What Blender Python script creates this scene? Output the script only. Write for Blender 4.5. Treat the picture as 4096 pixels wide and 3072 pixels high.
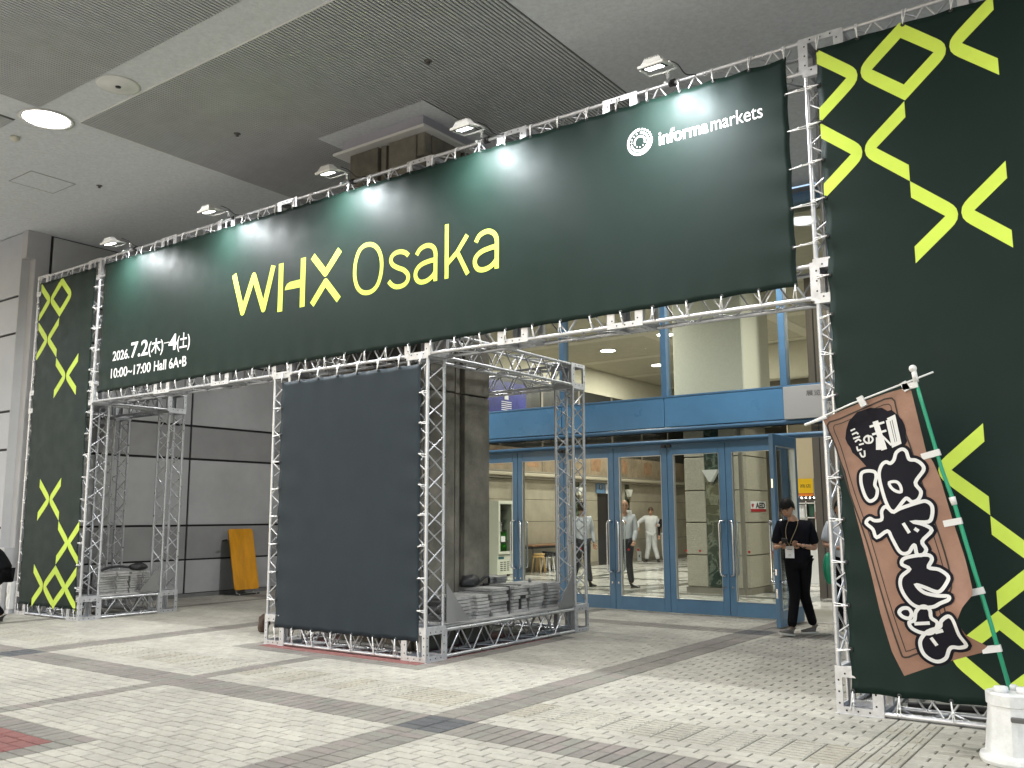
import bpy, math, random
from mathutils import Vector, Matrix, Quaternion
random.seed(7)
PI = math.pi
S = bpy.context.scene
COL = S.collection
for o in list(bpy.data.objects): bpy.data.objects.remove(o)

# ---------------- camera ----------------
CAM = Vector((6.41156, -7.29018, 1.5))
YAW, PITCH, ROLL, FPX = -0.62765, 0.14491, -0.00468, 3617.53
fw = Vector((math.sin(YAW)*math.cos(PITCH), math.cos(YAW)*math.cos(PITCH), math.sin(PITCH)))
rt = Vector((math.cos(YAW), -math.sin(YAW), 0)); up = rt.cross(fw)
rt2 = rt*math.cos(ROLL)+up*math.sin(ROLL); up2 = -rt*math.sin(ROLL)+up*math.cos(ROLL)
cd = bpy.data.cameras.new('camera'); cam = bpy.data.objects.new('camera', cd); COL.objects.link(cam)
M = Matrix((( rt2.x, up2.x, -fw.x), (rt2.y, up2.y, -fw.y), (rt2.z, up2.z, -fw.z)))
cam.matrix_world = Matrix.Translation(CAM) @ M.to_4x4()
cd.sensor_width = 36; cd.lens = 36*FPX/4096; cd.clip_end = 400; cd.clip_start = .05
S.camera = cam

# ---------------- world, sun, exposure ----------------
w = bpy.data.worlds.new('World'); S.world = w; w.use_nodes = True
nt = w.node_tree; nt.nodes.clear()
sky = nt.nodes.new('ShaderNodeTexSky'); sky.sky_type = 'NISHITA'; sky.sun_disc = False
SUN_EL, SUN_AZ = math.radians(42), math.radians(205)
sky.sun_elevation = SUN_EL; sky.sun_rotation = SUN_AZ; sky.dust_density = 3; sky.air_density = 1.3; sky.ozone_density = 0.6
bg = nt.nodes.new('ShaderNodeBackground'); bg.inputs[1].default_value = .15
hs = nt.nodes.new('ShaderNodeHueSaturation'); hs.inputs['Saturation'].default_value = 1.0
ow = nt.nodes.new('ShaderNodeOutputWorld')
nt.links.new(sky.outputs[0], hs.inputs['Color']); nt.links.new(hs.outputs[0], bg.inputs[0]); nt.links.new(bg.outputs[0], ow.inputs[0])
sl = bpy.data.lights.new('sun', 'SUN'); sl.energy = 1.0; sl.angle = math.radians(14); sl.color = (1, .98, .955)
sun = bpy.data.objects.new('sun', sl); COL.objects.link(sun)
sd = Vector((math.sin(SUN_AZ)*math.cos(SUN_EL), math.cos(SUN_AZ)*math.cos(SUN_EL), math.sin(SUN_EL)))
sun.rotation_euler = (-sd).to_track_quat('-Z', 'Y').to_euler()
sun.location = (0, -30, 30)
S.view_settings.view_transform = 'Standard'; S.view_settings.look = 'None'
S.view_settings.exposure = 1.2; S.view_settings.gamma = 1
S.render.engine = 'CYCLES'
S.cycles.max_bounces = 7; S.cycles.diffuse_bounces = 4; S.cycles.glossy_bounces = 3
S.cycles.transmission_bounces = 4; S.cycles.transparent_max_bounces = 12
S.cycles.sample_clamp_indirect = 4; S.cycles.use_denoising = True
S.cycles.caustics_reflective = False; S.cycles.caustics_refractive = False

DLP = 64
FLP = 28
# ---------------- materials ----------------
def mat(name, col, rough=.6, metal=0, var=0.0, scale=6, bump=0, bscale=60, spec=.5, detail=4, col2=None, stretch=None, emit=None, es=1, coat=0, roughvar=0):
    m = bpy.data.materials.new(name); m.use_nodes = True; t = m.node_tree; N = t.nodes; L = t.links
    b = N['Principled BSDF']
    b.inputs['Base Color'].default_value = (*col, 1); b.inputs['Roughness'].default_value = rough
    b.inputs['Metallic'].default_value = metal; b.inputs['Specular IOR Level'].default_value = spec
    if coat: b.inputs['Coat Weight'].default_value = coat; b.inputs['Coat Roughness'].default_value = .1
    geo = None
    if var or bump or roughvar:
        geo = N.new('ShaderNodeNewGeometry'); mp = N.new('ShaderNodeMapping'); L.new(geo.outputs['Position'], mp.inputs[0])
        if stretch: mp.inputs['Scale'].default_value = stretch
    if var:
        n = N.new('ShaderNodeTexNoise'); n.inputs['Scale'].default_value = scale; n.inputs['Detail'].default_value = detail; n.inputs['Roughness'].default_value = .65
        L.new(mp.outputs[0], n.inputs['Vector'])
        r = N.new('ShaderNodeValToRGB'); c2 = col2 or tuple(min(1, c*(1+var)) for c in col)
        r.color_ramp.elements[0].color = (*[c*(1-var) for c in col], 1); r.color_ramp.elements[1].color = (*c2, 1)
        r.color_ramp.elements[0].position = .32; r.color_ramp.elements[1].position = .68
        L.new(n.outputs[0], r.inputs[0]); L.new(r.outputs[0], b.inputs['Base Color'])
    if roughvar:
        n3 = N.new('ShaderNodeTexNoise'); n3.inputs['Scale'].default_value = scale*1.7; n3.inputs['Detail'].default_value = 3
        L.new(mp.outputs[0], n3.inputs['Vector'])
        mr = N.new('ShaderNodeMapRange'); mr.inputs['To Min'].default_value = max(0, rough-roughvar); mr.inputs['To Max'].default_value = min(1, rough+roughvar)
        mr.inputs['From Min'].default_value = .3; mr.inputs['From Max'].default_value = .7
        L.new(n3.outputs[0], mr.inputs[0]); L.new(mr.outputs[0], b.inputs['Roughness'])
    if bump:
        n2 = N.new('ShaderNodeTexNoise'); n2.inputs['Scale'].default_value = bscale; n2.inputs['Detail'].default_value = 3
        L.new(mp.outputs[0], n2.inputs['Vector'])
        bp = N.new('ShaderNodeBump'); bp.inputs['Strength'].default_value = bump; bp.inputs['Distance'].default_value = .01
        L.new(n2.outputs[0], bp.inputs['Height']); L.new(bp.outputs[0], b.inputs['Normal'])
    if emit:
        b.inputs['Emission Color'].default_value = (*emit, 1); b.inputs['Emission Strength'].default_value = es
        m.cycles.emission_sampling = 'NONE'
    return m

ALU = mat('aluminium', (.56,.57,.60), .36, .75, .08, 9, .05, 90, roughvar=.12)
ALUP = mat('aluminium_plate', (.56,.57,.60), .44, .6, .14, 12, .06, 120, roughvar=.12)
DARKM = mat('dark_hole', (.02,.02,.02), .8)
CORD = mat('white_cord', (.86,.86,.86), .6)
RUBBER = mat('black_eyelet', (.02,.022,.024), .45)
def fabric(name, col, rough=.46):
    m = mat(name, col, rough, 0, .05, 2.5, .10, 700, spec=.23, roughvar=.05)
    m.node_tree.nodes['Principled BSDF'].inputs['Specular Tint'].default_value=(.84,.91,1,1)
    return m
GREEN = fabric('banner_green', (.0056,.0162,.0122), .52)
GREENREFL = fabric('banner_bluish_reflection', (.0195,.0285,.0365), .5)  # middle banner: bluish reflected light put into the cloth's base colour
YELLOW = fabric('banner_yellow', (.64,.82,.11), .5)
WHITEP = fabric('banner_white', (.82,.83,.83), .5)
CEIL = mat('ceiling_board', (.63,.655,.69), .85, 0, .10, 22, .25, 160, detail=6)
RIB = mat('ribbed_metal', (.53,.54,.56), .55, .25, .06, 3)
RIBD = mat('rib_gap', (.10,.10,.10), .8)
TRIMW = mat('white_trim', (.72,.72,.71), .45)
LAV = mat('lavender_metal', (.40,.40,.46), .5, .1, .05, 2)
CONC = mat('column_concrete', (.165,.155,.128), .72, 0, .38, 2.6, .35, 45, detail=8, roughvar=.12)
CONCD = mat('column_concrete_groove', (.085,.075,.06), .8, 0, .3, 5)
WALLP = mat('side_wall_panel', (.46,.465,.475), .6, 0, .10, 1.1, .12, 160, detail=7)
WALLN = mat('side_wall_panel_dark', (.315,.315,.32), .6, 0, .10, 1.1, .12, 160, detail=7)
WALLF = mat('front_wall_panel', (.44,.455,.49), .6, 0, .05, 1.4, .1, 160)
JOINT = mat('dark_joint', (.018,.018,.019), .7)
BLUE = mat('blue_paint', (.085,.19,.32), .38, 0, .10, 2.2, .04, 60, roughvar=.08)
BLUED = mat('blue_panel', (.095,.25,.44), .3, 0, .10, 1.1, roughvar=.06)
CHROME = mat('steel_handle', (.78,.78,.80), .18, 1)
BLACK = mat('black_plastic', (.018,.018,.02), .5)
LWALL = mat('lobby_concrete', (.33,.30,.235), .75, 0, .13, 2.5, .3, 70, detail=8)
LCEIL = mat('lobby_ceiling', (.47,.44,.34), .8, 0, .05, 4)
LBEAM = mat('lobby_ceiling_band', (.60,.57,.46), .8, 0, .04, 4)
BROWNB = mat('lobby_frieze', (.26,.205,.14), .7, 0, .35, 1.2, detail=3)
TRIMG = mat('lobby_ledge', (.22,.20,.165), .55, 0, .1, 3)
STONE = mat('rough_stone', (.41,.385,.315), .85, 0, .16, 55, 1.0, 38, detail=5)
PLAST = mat('column_plaster', (.62,.62,.54), .8, 0, .05, 30, .3, 50)
def glass(name, tint=(.93,.95,.93), refl=.7):
    m = bpy.data.materials.new(name); m.use_nodes = True; t = m.node_tree; t.nodes.clear()
    o = t.nodes.new('ShaderNodeOutputMaterial'); tr = t.nodes.new('ShaderNodeBsdfTransparent'); g = t.nodes.new('ShaderNodeBsdfGlossy')
    tr.inputs[0].default_value = (*tint, 1); g.inputs['Roughness'].default_value = .02; g.inputs[0].default_value = (.9,.95,1,1)
    mx = t.nodes.new('ShaderNodeMixShader'); f = t.nodes.new('ShaderNodeLayerWeight'); f.inputs[0].default_value = .14
    mu = t.nodes.new('ShaderNodeMath'); mu.operation = 'MULTIPLY'; mu.inputs[1].default_value = refl
    t.links.new(f.outputs['Fresnel'], mu.inputs[0]); t.links.new(mu.outputs[0], mx.inputs[0])
    t.links.new(tr.outputs[0], mx.inputs[1]); t.links.new(g.outputs[0], mx.inputs[2]); t.links.new(mx.outputs[0], o.inputs[0])
    return m
GLASS = glass('window_glass'); GLASSD = glass('transom_glass', (.55,.56,.55), 1.0)
def marble(name, base, vein, rough, scale=3.0):
    m = mat(name, base, rough); t = m.node_tree; N = t.nodes; L = t.links; b = N['Principled BSDF']
    g = N.new('ShaderNodeNewGeometry'); n = N.new('ShaderNodeTexNoise'); n.inputs['Scale'].default_value = scale; n.inputs['Detail'].default_value = 8; n.inputs['Distortion'].default_value = 1.5
    L.new(g.outputs['Position'], n.inputs['Vector'])
    r = N.new('ShaderNodeValToRGB'); e = r.color_ramp.elements
    e[0].position = .46; e[0].color = (*base,1); e[1].position = .56; e[1].color = (*base,1)
    k = e.new(.505); k.color = (*vein,1)
    L.new(n.outputs[0], r.inputs[0]); L.new(r.outputs[0], b.inputs['Base Color'])
    return m
GMARB = marble('green_marble', (.022,.042,.030), (.16,.19,.15), .15)
WMARB = marble('white_marble_floor', (.82,.82,.79), (.42,.40,.36), .16, 1.2)
DMARB = marble('grey_marble_floor', (.23,.235,.225), (.24,.24,.23), .16, 1.2)
MATG = mat('entrance_mat_stone', (.34,.335,.30), .6, 0, .1, 8)
ORANGE = mat('yellow_wood_top', (.66,.29,.010), .42, 0, .22, 5, stretch=(1,1,.08), detail=6)
STEELP = mat('ballast_steel', (.40,.395,.39), .5, .1, .35, 5, .05, 50, detail=5)
GUSS = mat('grey_gusset', (.27,.27,.27), .5, .3, .05, 5)
SKIN = mat('skin', (.43,.245,.16), .5, 0, .04, 20)
HAIR = mat('black_hair', (.004,.0035,.003), .6, 0, .3, 90, .25, 220, spec=.2)
HAIRB = mat('brown_hair', (.05,.025,.013), .5, 0, .2, 60)
CBLACK = mat('black_cloth', (.004,.004,.0055), .9, 0, .2, 8, spec=.15)
CNAVY = mat('navy_cloth', (.0055,.006,.010), .9, 0, .2, 8, spec=.15)
CWHITE = mat('white_shirt', (.50,.53,.58), .8, 0, .06, 10)
CGREY = mat('pale_grey_nylon', (.50,.51,.53), .5, 0, .12, 8)
CDARKT = mat('charcoal_trousers', (.03,.03,.034), .85)
SHOEG = mat('grey_suede', (.12,.11,.10), .8, 0, .2, 30)
SHOEB = mat('black_shoe', (.015,.014,.013), .35)
SOLEW = mat('shoe_sole', (.55,.54,.5), .7)
PAPER = mat('paper', (.75,.76,.78), .7)
RED = mat('red_print', (.42,.02,.025), .5)
BLKP = mat('black_print', (.012,.012,.012), .6)
GREYP = mat('grey_print', (.1,.1,.1), .6)

# ---------------- mesh helpers ----------------
class MB:
    def __init__(s): s.v=[]; s.f=[]; s.m=[]; s.sm=[]
    def face(s, pts, mi=0, smooth=False):
        i=len(s.v); s.v+= [tuple(p) for p in pts]; s.f.append(tuple(range(i,i+len(pts)))); s.m.append(mi); s.sm.append(smooth); return s
    def raw(s, vs, fs, mi=0, smooth=False):
        i=len(s.v); s.v+=[tuple(v) for v in vs]; s.f+=[tuple(i+k for k in f) for f in fs]; s.m+=[mi]*len(fs); s.sm+=[smooth]*len(fs); return s
    def box(s,x0,x1,y0,y1,z0,z1,mi=0,T=None):
        v=[(x0,y0,z0),(x1,y0,z0),(x1,y1,z0),(x0,y1,z0),(x0,y0,z1),(x1,y0,z1),(x1,y1,z1),(x0,y1,z1)]
        if T: v=[tuple(T@Vector(p)) for p in v]
        return s.raw(v,[(0,3,2,1),(4,5,6,7),(0,1,5,4),(1,2,6,5),(2,3,7,6),(3,0,4,7)],mi)
    def bbox(s,x0,x1,y0,y1,z0,z1,b=.004,mi=0,T=None):   # box with chamfered edges
        X=[x0,x0+b,x1-b,x1]; Y=[y0,y0+b,y1-b,y1]; Z=[z0,z0+b,z1-b,z1]
        v=[];idx={}
        def V(i,j,k):
            if (i,j,k) not in idx:
                idx[(i,j,k)]=len(v); p=(X[i],Y[j],Z[k]); v.append(tuple(T@Vector(p)) if T else p)
            return idx[(i,j,k)]
        f=[(V(1,1,0),V(1,2,0),V(2,2,0),V(2,1,0)),(V(1,1,3),V(2,1,3),V(2,2,3),V(1,2,3)),
           (V(1,0,1),V(2,0,1),V(2,0,2),V(1,0,2)),(V(1,3,1),V(1,3,2),V(2,3,2),V(2,3,1)),
           (V(0,1,1),V(0,1,2),V(0,2,2),V(0,2,1)),(V(3,1,1),V(3,2,1),V(3,2,2),V(3,1,2)),
           (V(1,0,2),V(2,0,2),V(2,1,3),V(1,1,3)),(V(2,3,2),V(1,3,2),V(1,2,3),V(2,2,3)),
           (V(0,2,2),V(0,1,2),V(1,1,3),V(1,2,3)),(V(3,1,2),V(3,2,2),V(2,2,3),V(2,1,3)),
           (V(2,0,1),V(1,0,1),V(1,1,0),V(2,1,0)),(V(1,3,1),V(2,3,1),V(2,2,0),V(1,2,0)),
           (V(0,1,1),V(0,2,1),V(1,2,0),V(1,1,0)),(V(3,2,1),V(3,1,1),V(2,1,0),V(2,2,0)),
           (V(1,0,1),V(1,0,2),V(0,1,2),V(0,1,1)),(V(2,0,2),V(2,0,1),V(3,1,1),V(3,1,2)),
           (V(1,3,2),V(1,3,1),V(0,2,1),V(0,2,2)),(V(2,3,1),V(2,3,2),V(3,2,2),V(3,2,1)),
           (V(1,0,2),V(1,1,3),V(0,1,2)),(V(2,0,2),V(3,1,2),V(2,1,3)),(V(1,3,2),V(0,2,2),V(1,2,3)),(V(2,3,2),V(2,2,3),V(3,2,2)),
           (V(1,0,1),V(0,1,1),V(1,1,0)),(V(2,0,1),V(2,1,0),V(3,1,1)),(V(1,3,1),V(1,2,0),V(0,2,1)),(V(2,3,1),V(3,2,1),V(2,2,0))]
        return s.raw(v,f,mi)
    def poly(s, pts, r, n=8, closed=False, mi=0, caps=True):
        P=[Vector(p) for p in pts]; K=len(P); R=r if isinstance(r,(list,tuple)) else [r]*K
        vs=[];fs=[]; prev=None
        for i,p in enumerate(P):
            a=P[i-1] if (i>0 or closed) else p; b=P[(i+1)%K] if (i<K-1 or closed) else p
            d=((b-p).normalized() if b!=p else Vector())+((p-a).normalized() if a!=p else Vector())
            if d.length<1e-6: d=(b-a)
            d=d.normalized() if d.length>1e-9 else Vector((0,0,1))
            if prev is None:
                t=Vector((0,0,1)) if abs(d.z)<.9 else Vector((1,0,0)); u=d.cross(t).normalized()
            else:
                u=prev-d*prev.dot(d); u=u.normalized() if u.length>1e-6 else d.orthogonal().normalized()
            prev=u; w_=d.cross(u)
            for k in range(n):
                a_=2*PI*k/n; vs.append(p+(u*math.cos(a_)+w_*math.sin(a_))*R[i])
        for i in range(K if closed else K-1):
            j=(i+1)%K
            for k in range(n):
                l=(k+1)%n; fs.append((i*n+k,i*n+l,j*n+l,j*n+k))
        s.raw(vs,fs,mi,True)
        if caps and not closed:
            i0=len(s.v)-len(vs); s.f.append(tuple(i0+k for k in reversed(range(n)))); s.m.append(mi); s.sm.append(False)
            s.f.append(tuple(i0+(K-1)*n+k for k in range(n))); s.m.append(mi); s.sm.append(False)
        return s
    def lathe(s, prof, c=(0,0,0), n=20, mi=0, smooth=True, T=None):
        vs=[]
        for r_,z in prof:
            for k in range(n):
                a=2*PI*k/n; p=Vector((c[0]+r_*math.cos(a),c[1]+r_*math.sin(a),c[2]+z)); vs.append(T@p if T else p)
        fs=[(i*n+k,i*n+(k+1)%n,(i+1)*n+(k+1)%n,(i+1)*n+k) for i in range(len(prof)-1) for k in range(n)]
        fs.append(tuple(reversed(range(n)))); fs.append(tuple((len(prof)-1)*n+k for k in range(n)))
        i0=len(s.v); s.raw(vs,fs,mi,smooth); s.sm[-1]=False; s.sm[-2]=False; return s
    def ball(s, c, r, n=10, mi=0, sc=(1,1,1), T=None):
        vs=[];fs=[];m=n//2+1
        for i in range(m+1):
            th=PI*i/m
            for k in range(n):
                a=2*PI*k/n; p=Vector((c[0]+r*sc[0]*math.sin(th)*math.cos(a),c[1]+r*sc[1]*math.sin(th)*math.sin(a),c[2]+r*sc[2]*math.cos(th))); vs.append(T@p if T else p)
        fs=[(i*n+k,(i+1)*n+k,(i+1)*n+(k+1)%n,i*n+(k+1)%n) for i in range(m) for k in range(n)]
        return s.raw(vs,fs,mi,True)
    def prism(s, pts2, y0, y1, mi=0, ax='y'):          # polygon in XZ extruded in Y
        n=len(pts2)
        f3=(lambda p,y:(p[0],y,p[1])) if ax=='y' else ((lambda p,y:(y,p[0],p[1])) if ax=='x' else (lambda p,y:(p[0],p[1],y)))
        v=[f3(p,y0) for p in pts2]+[f3(p,y1) for p in pts2]
        f=[tuple(range(n)),tuple(reversed(range(n,2*n)))]+[(i,n+i,n+(i+1)%n,(i+1)%n) for i in range(n)]
        return s.raw(v,f,mi)
    def ring(s, c, ax, r0, r1, t, n=16, mi=0):
        pts=[]
        return s
    def mesh(s, name, mats):
        me=bpy.data.meshes.new(name); me.from_pydata(s.v,[],s.f)
        for m in (mats if isinstance(mats,(list,tuple)) else [mats]): me.materials.append(m)
        me.polygons.foreach_set('material_index', s.m); me.polygons.foreach_set('use_smooth', s.sm); me.update(); return me
    def obj(s, name, mats, parent=None, loc=None):
        return link(name, s.mesh(name, mats), parent, loc)
def link(name, data, parent=None, loc=None):
    o=bpy.data.objects.new(name, data); COL.objects.link(o)
    if parent is not None: o.parent=parent
    if loc is not None: o.location=loc
    return o
def tag(o, label=None, cat=None, group=None, kind=None):
    if label: o['label']=label
    if cat: o['category']=cat
    if group: o['group']=group
    if kind: o['kind']=kind
    return o
def thing(name, label, cat, loc=(0,0,0), rz=0, group=None):
    o=bpy.data.objects.new(name,None); COL.objects.link(o); o.location=loc; o.rotation_euler=(0,0,rz); o.empty_display_size=.1
    return tag(o,label,cat,group)
def sub(loc): return tuple(-c for c in loc)
def copy_tree(o, parent=None):
    c=o.copy(); COL.objects.link(c)
    if parent is not None: c.parent=parent
    for ch in list(o.children): copy_tree(ch,c)
    return c
def box(name, mats, parent, *a, b=0):
    m=MB(); (m.bbox(*a,b=b) if b else m.box(*a)); return m.obj(name,mats,parent)
def spline(pts, closed=False, k=5):
    out=[];n=len(pts);P=[Vector((*p,0)) if len(p)==2 else Vector(p) for p in pts]
    rng=range(n if closed else n-1)
    for i in rng:
        p0=P[(i-1)%n] if (closed or i>0) else P[i]; p1=P[i]; p2=P[(i+1)%n]; p3=P[(i+2)%n] if (closed or i+2<n) else P[(i+1)%n]
        for j in range(k):
            t=j/k; out.append(.5*((2*p1)+(-p0+p2)*t+(2*p0-5*p1+4*p2-p3)*t*t+(-p0+3*p1-3*p2+p3)*t**3))
    if not closed: out.append(P[-1])
    return [(p.x,p.y) if len(pts[0])==2 else tuple(p) for p in out]
def ribbon(mb, pts, w, f3, closed=False, mi=0):       # flat stroke of width w along a 2D line, f3 maps 2D -> 3D
    P=[Vector(p) for p in pts]; n=len(P); L=[];R=[]
    for i in range(n):
        a=P[(i-1)%n] if (closed or i>0) else None; b=P[(i+1)%n] if (closed or i<n-1) else None
        d1=(P[i]-a).normalized() if a is not None and (P[i]-a).length>0 else None
        d2=(b-P[i]).normalized() if b is not None and (b-P[i]).length>0 else None
        d1=d1 or d2; d2=d2 or d1
        n1=Vector((-d1.y,d1.x)); n2=Vector((-d2.y,d2.x)); m_=n1+n2
        m_=m_.normalized() if m_.length>1e-6 else n1
        k=w/2/max(.5,m_.dot(n1)); L.append(P[i]+m_*k); R.append(P[i]-m_*k)
    vs=[f3(p) for p in L]+[f3(p) for p in R]
    fs=[(i,(i+1)%n,n+(i+1)%n,n+i) for i in range(n if closed else n-1)]
    return mb.raw(vs,fs,mi)
_fillcache={}
def fill(mb, pts, f3, mi=0):                          # triangulated flat polygon
    from mathutils.geometry import tessellate_polygon
    v3=[Vector((p[0],p[1],0)) for p in pts]; tri=tessellate_polygon([v3])
    return mb.raw([f3(p) for p in pts],[tuple(t) for t in tri],mi)
def text_obj(name, s, size, m, parent, origin, ax=(1,0,0), ay=(0,0,1), bold=0, width=None, align='LEFT', shear=0, spacing=1):
    cu=bpy.data.curves.new(name,'FONT'); cu.body=s; cu.size=size; cu.offset=bold; cu.align_x=align; cu.shear=shear; cu.space_character=spacing
    to=bpy.data.objects.new('t',cu); COL.objects.link(to); bpy.context.view_layer.update()
    me=bpy.data.meshes.new_from_object(to.evaluated_get(bpy.context.evaluated_depsgraph_get()))
    bpy.data.objects.remove(to)
    xs=[v.co.x for v in me.vertices]
    if not xs: return None
    sx=1 if not width else width/(max(xs)-min(xs)); x0=min(xs) if width else 0
    A=Vector(ax);B_=Vector(ay);O=Vector(origin)
    for v in me.vertices: v.co=O+A*((v.co.x-x0)*sx)+B_*v.co.y
    me.name=name; me.materials.clear(); me.materials.append(m)
    return link(name,me,parent)

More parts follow.
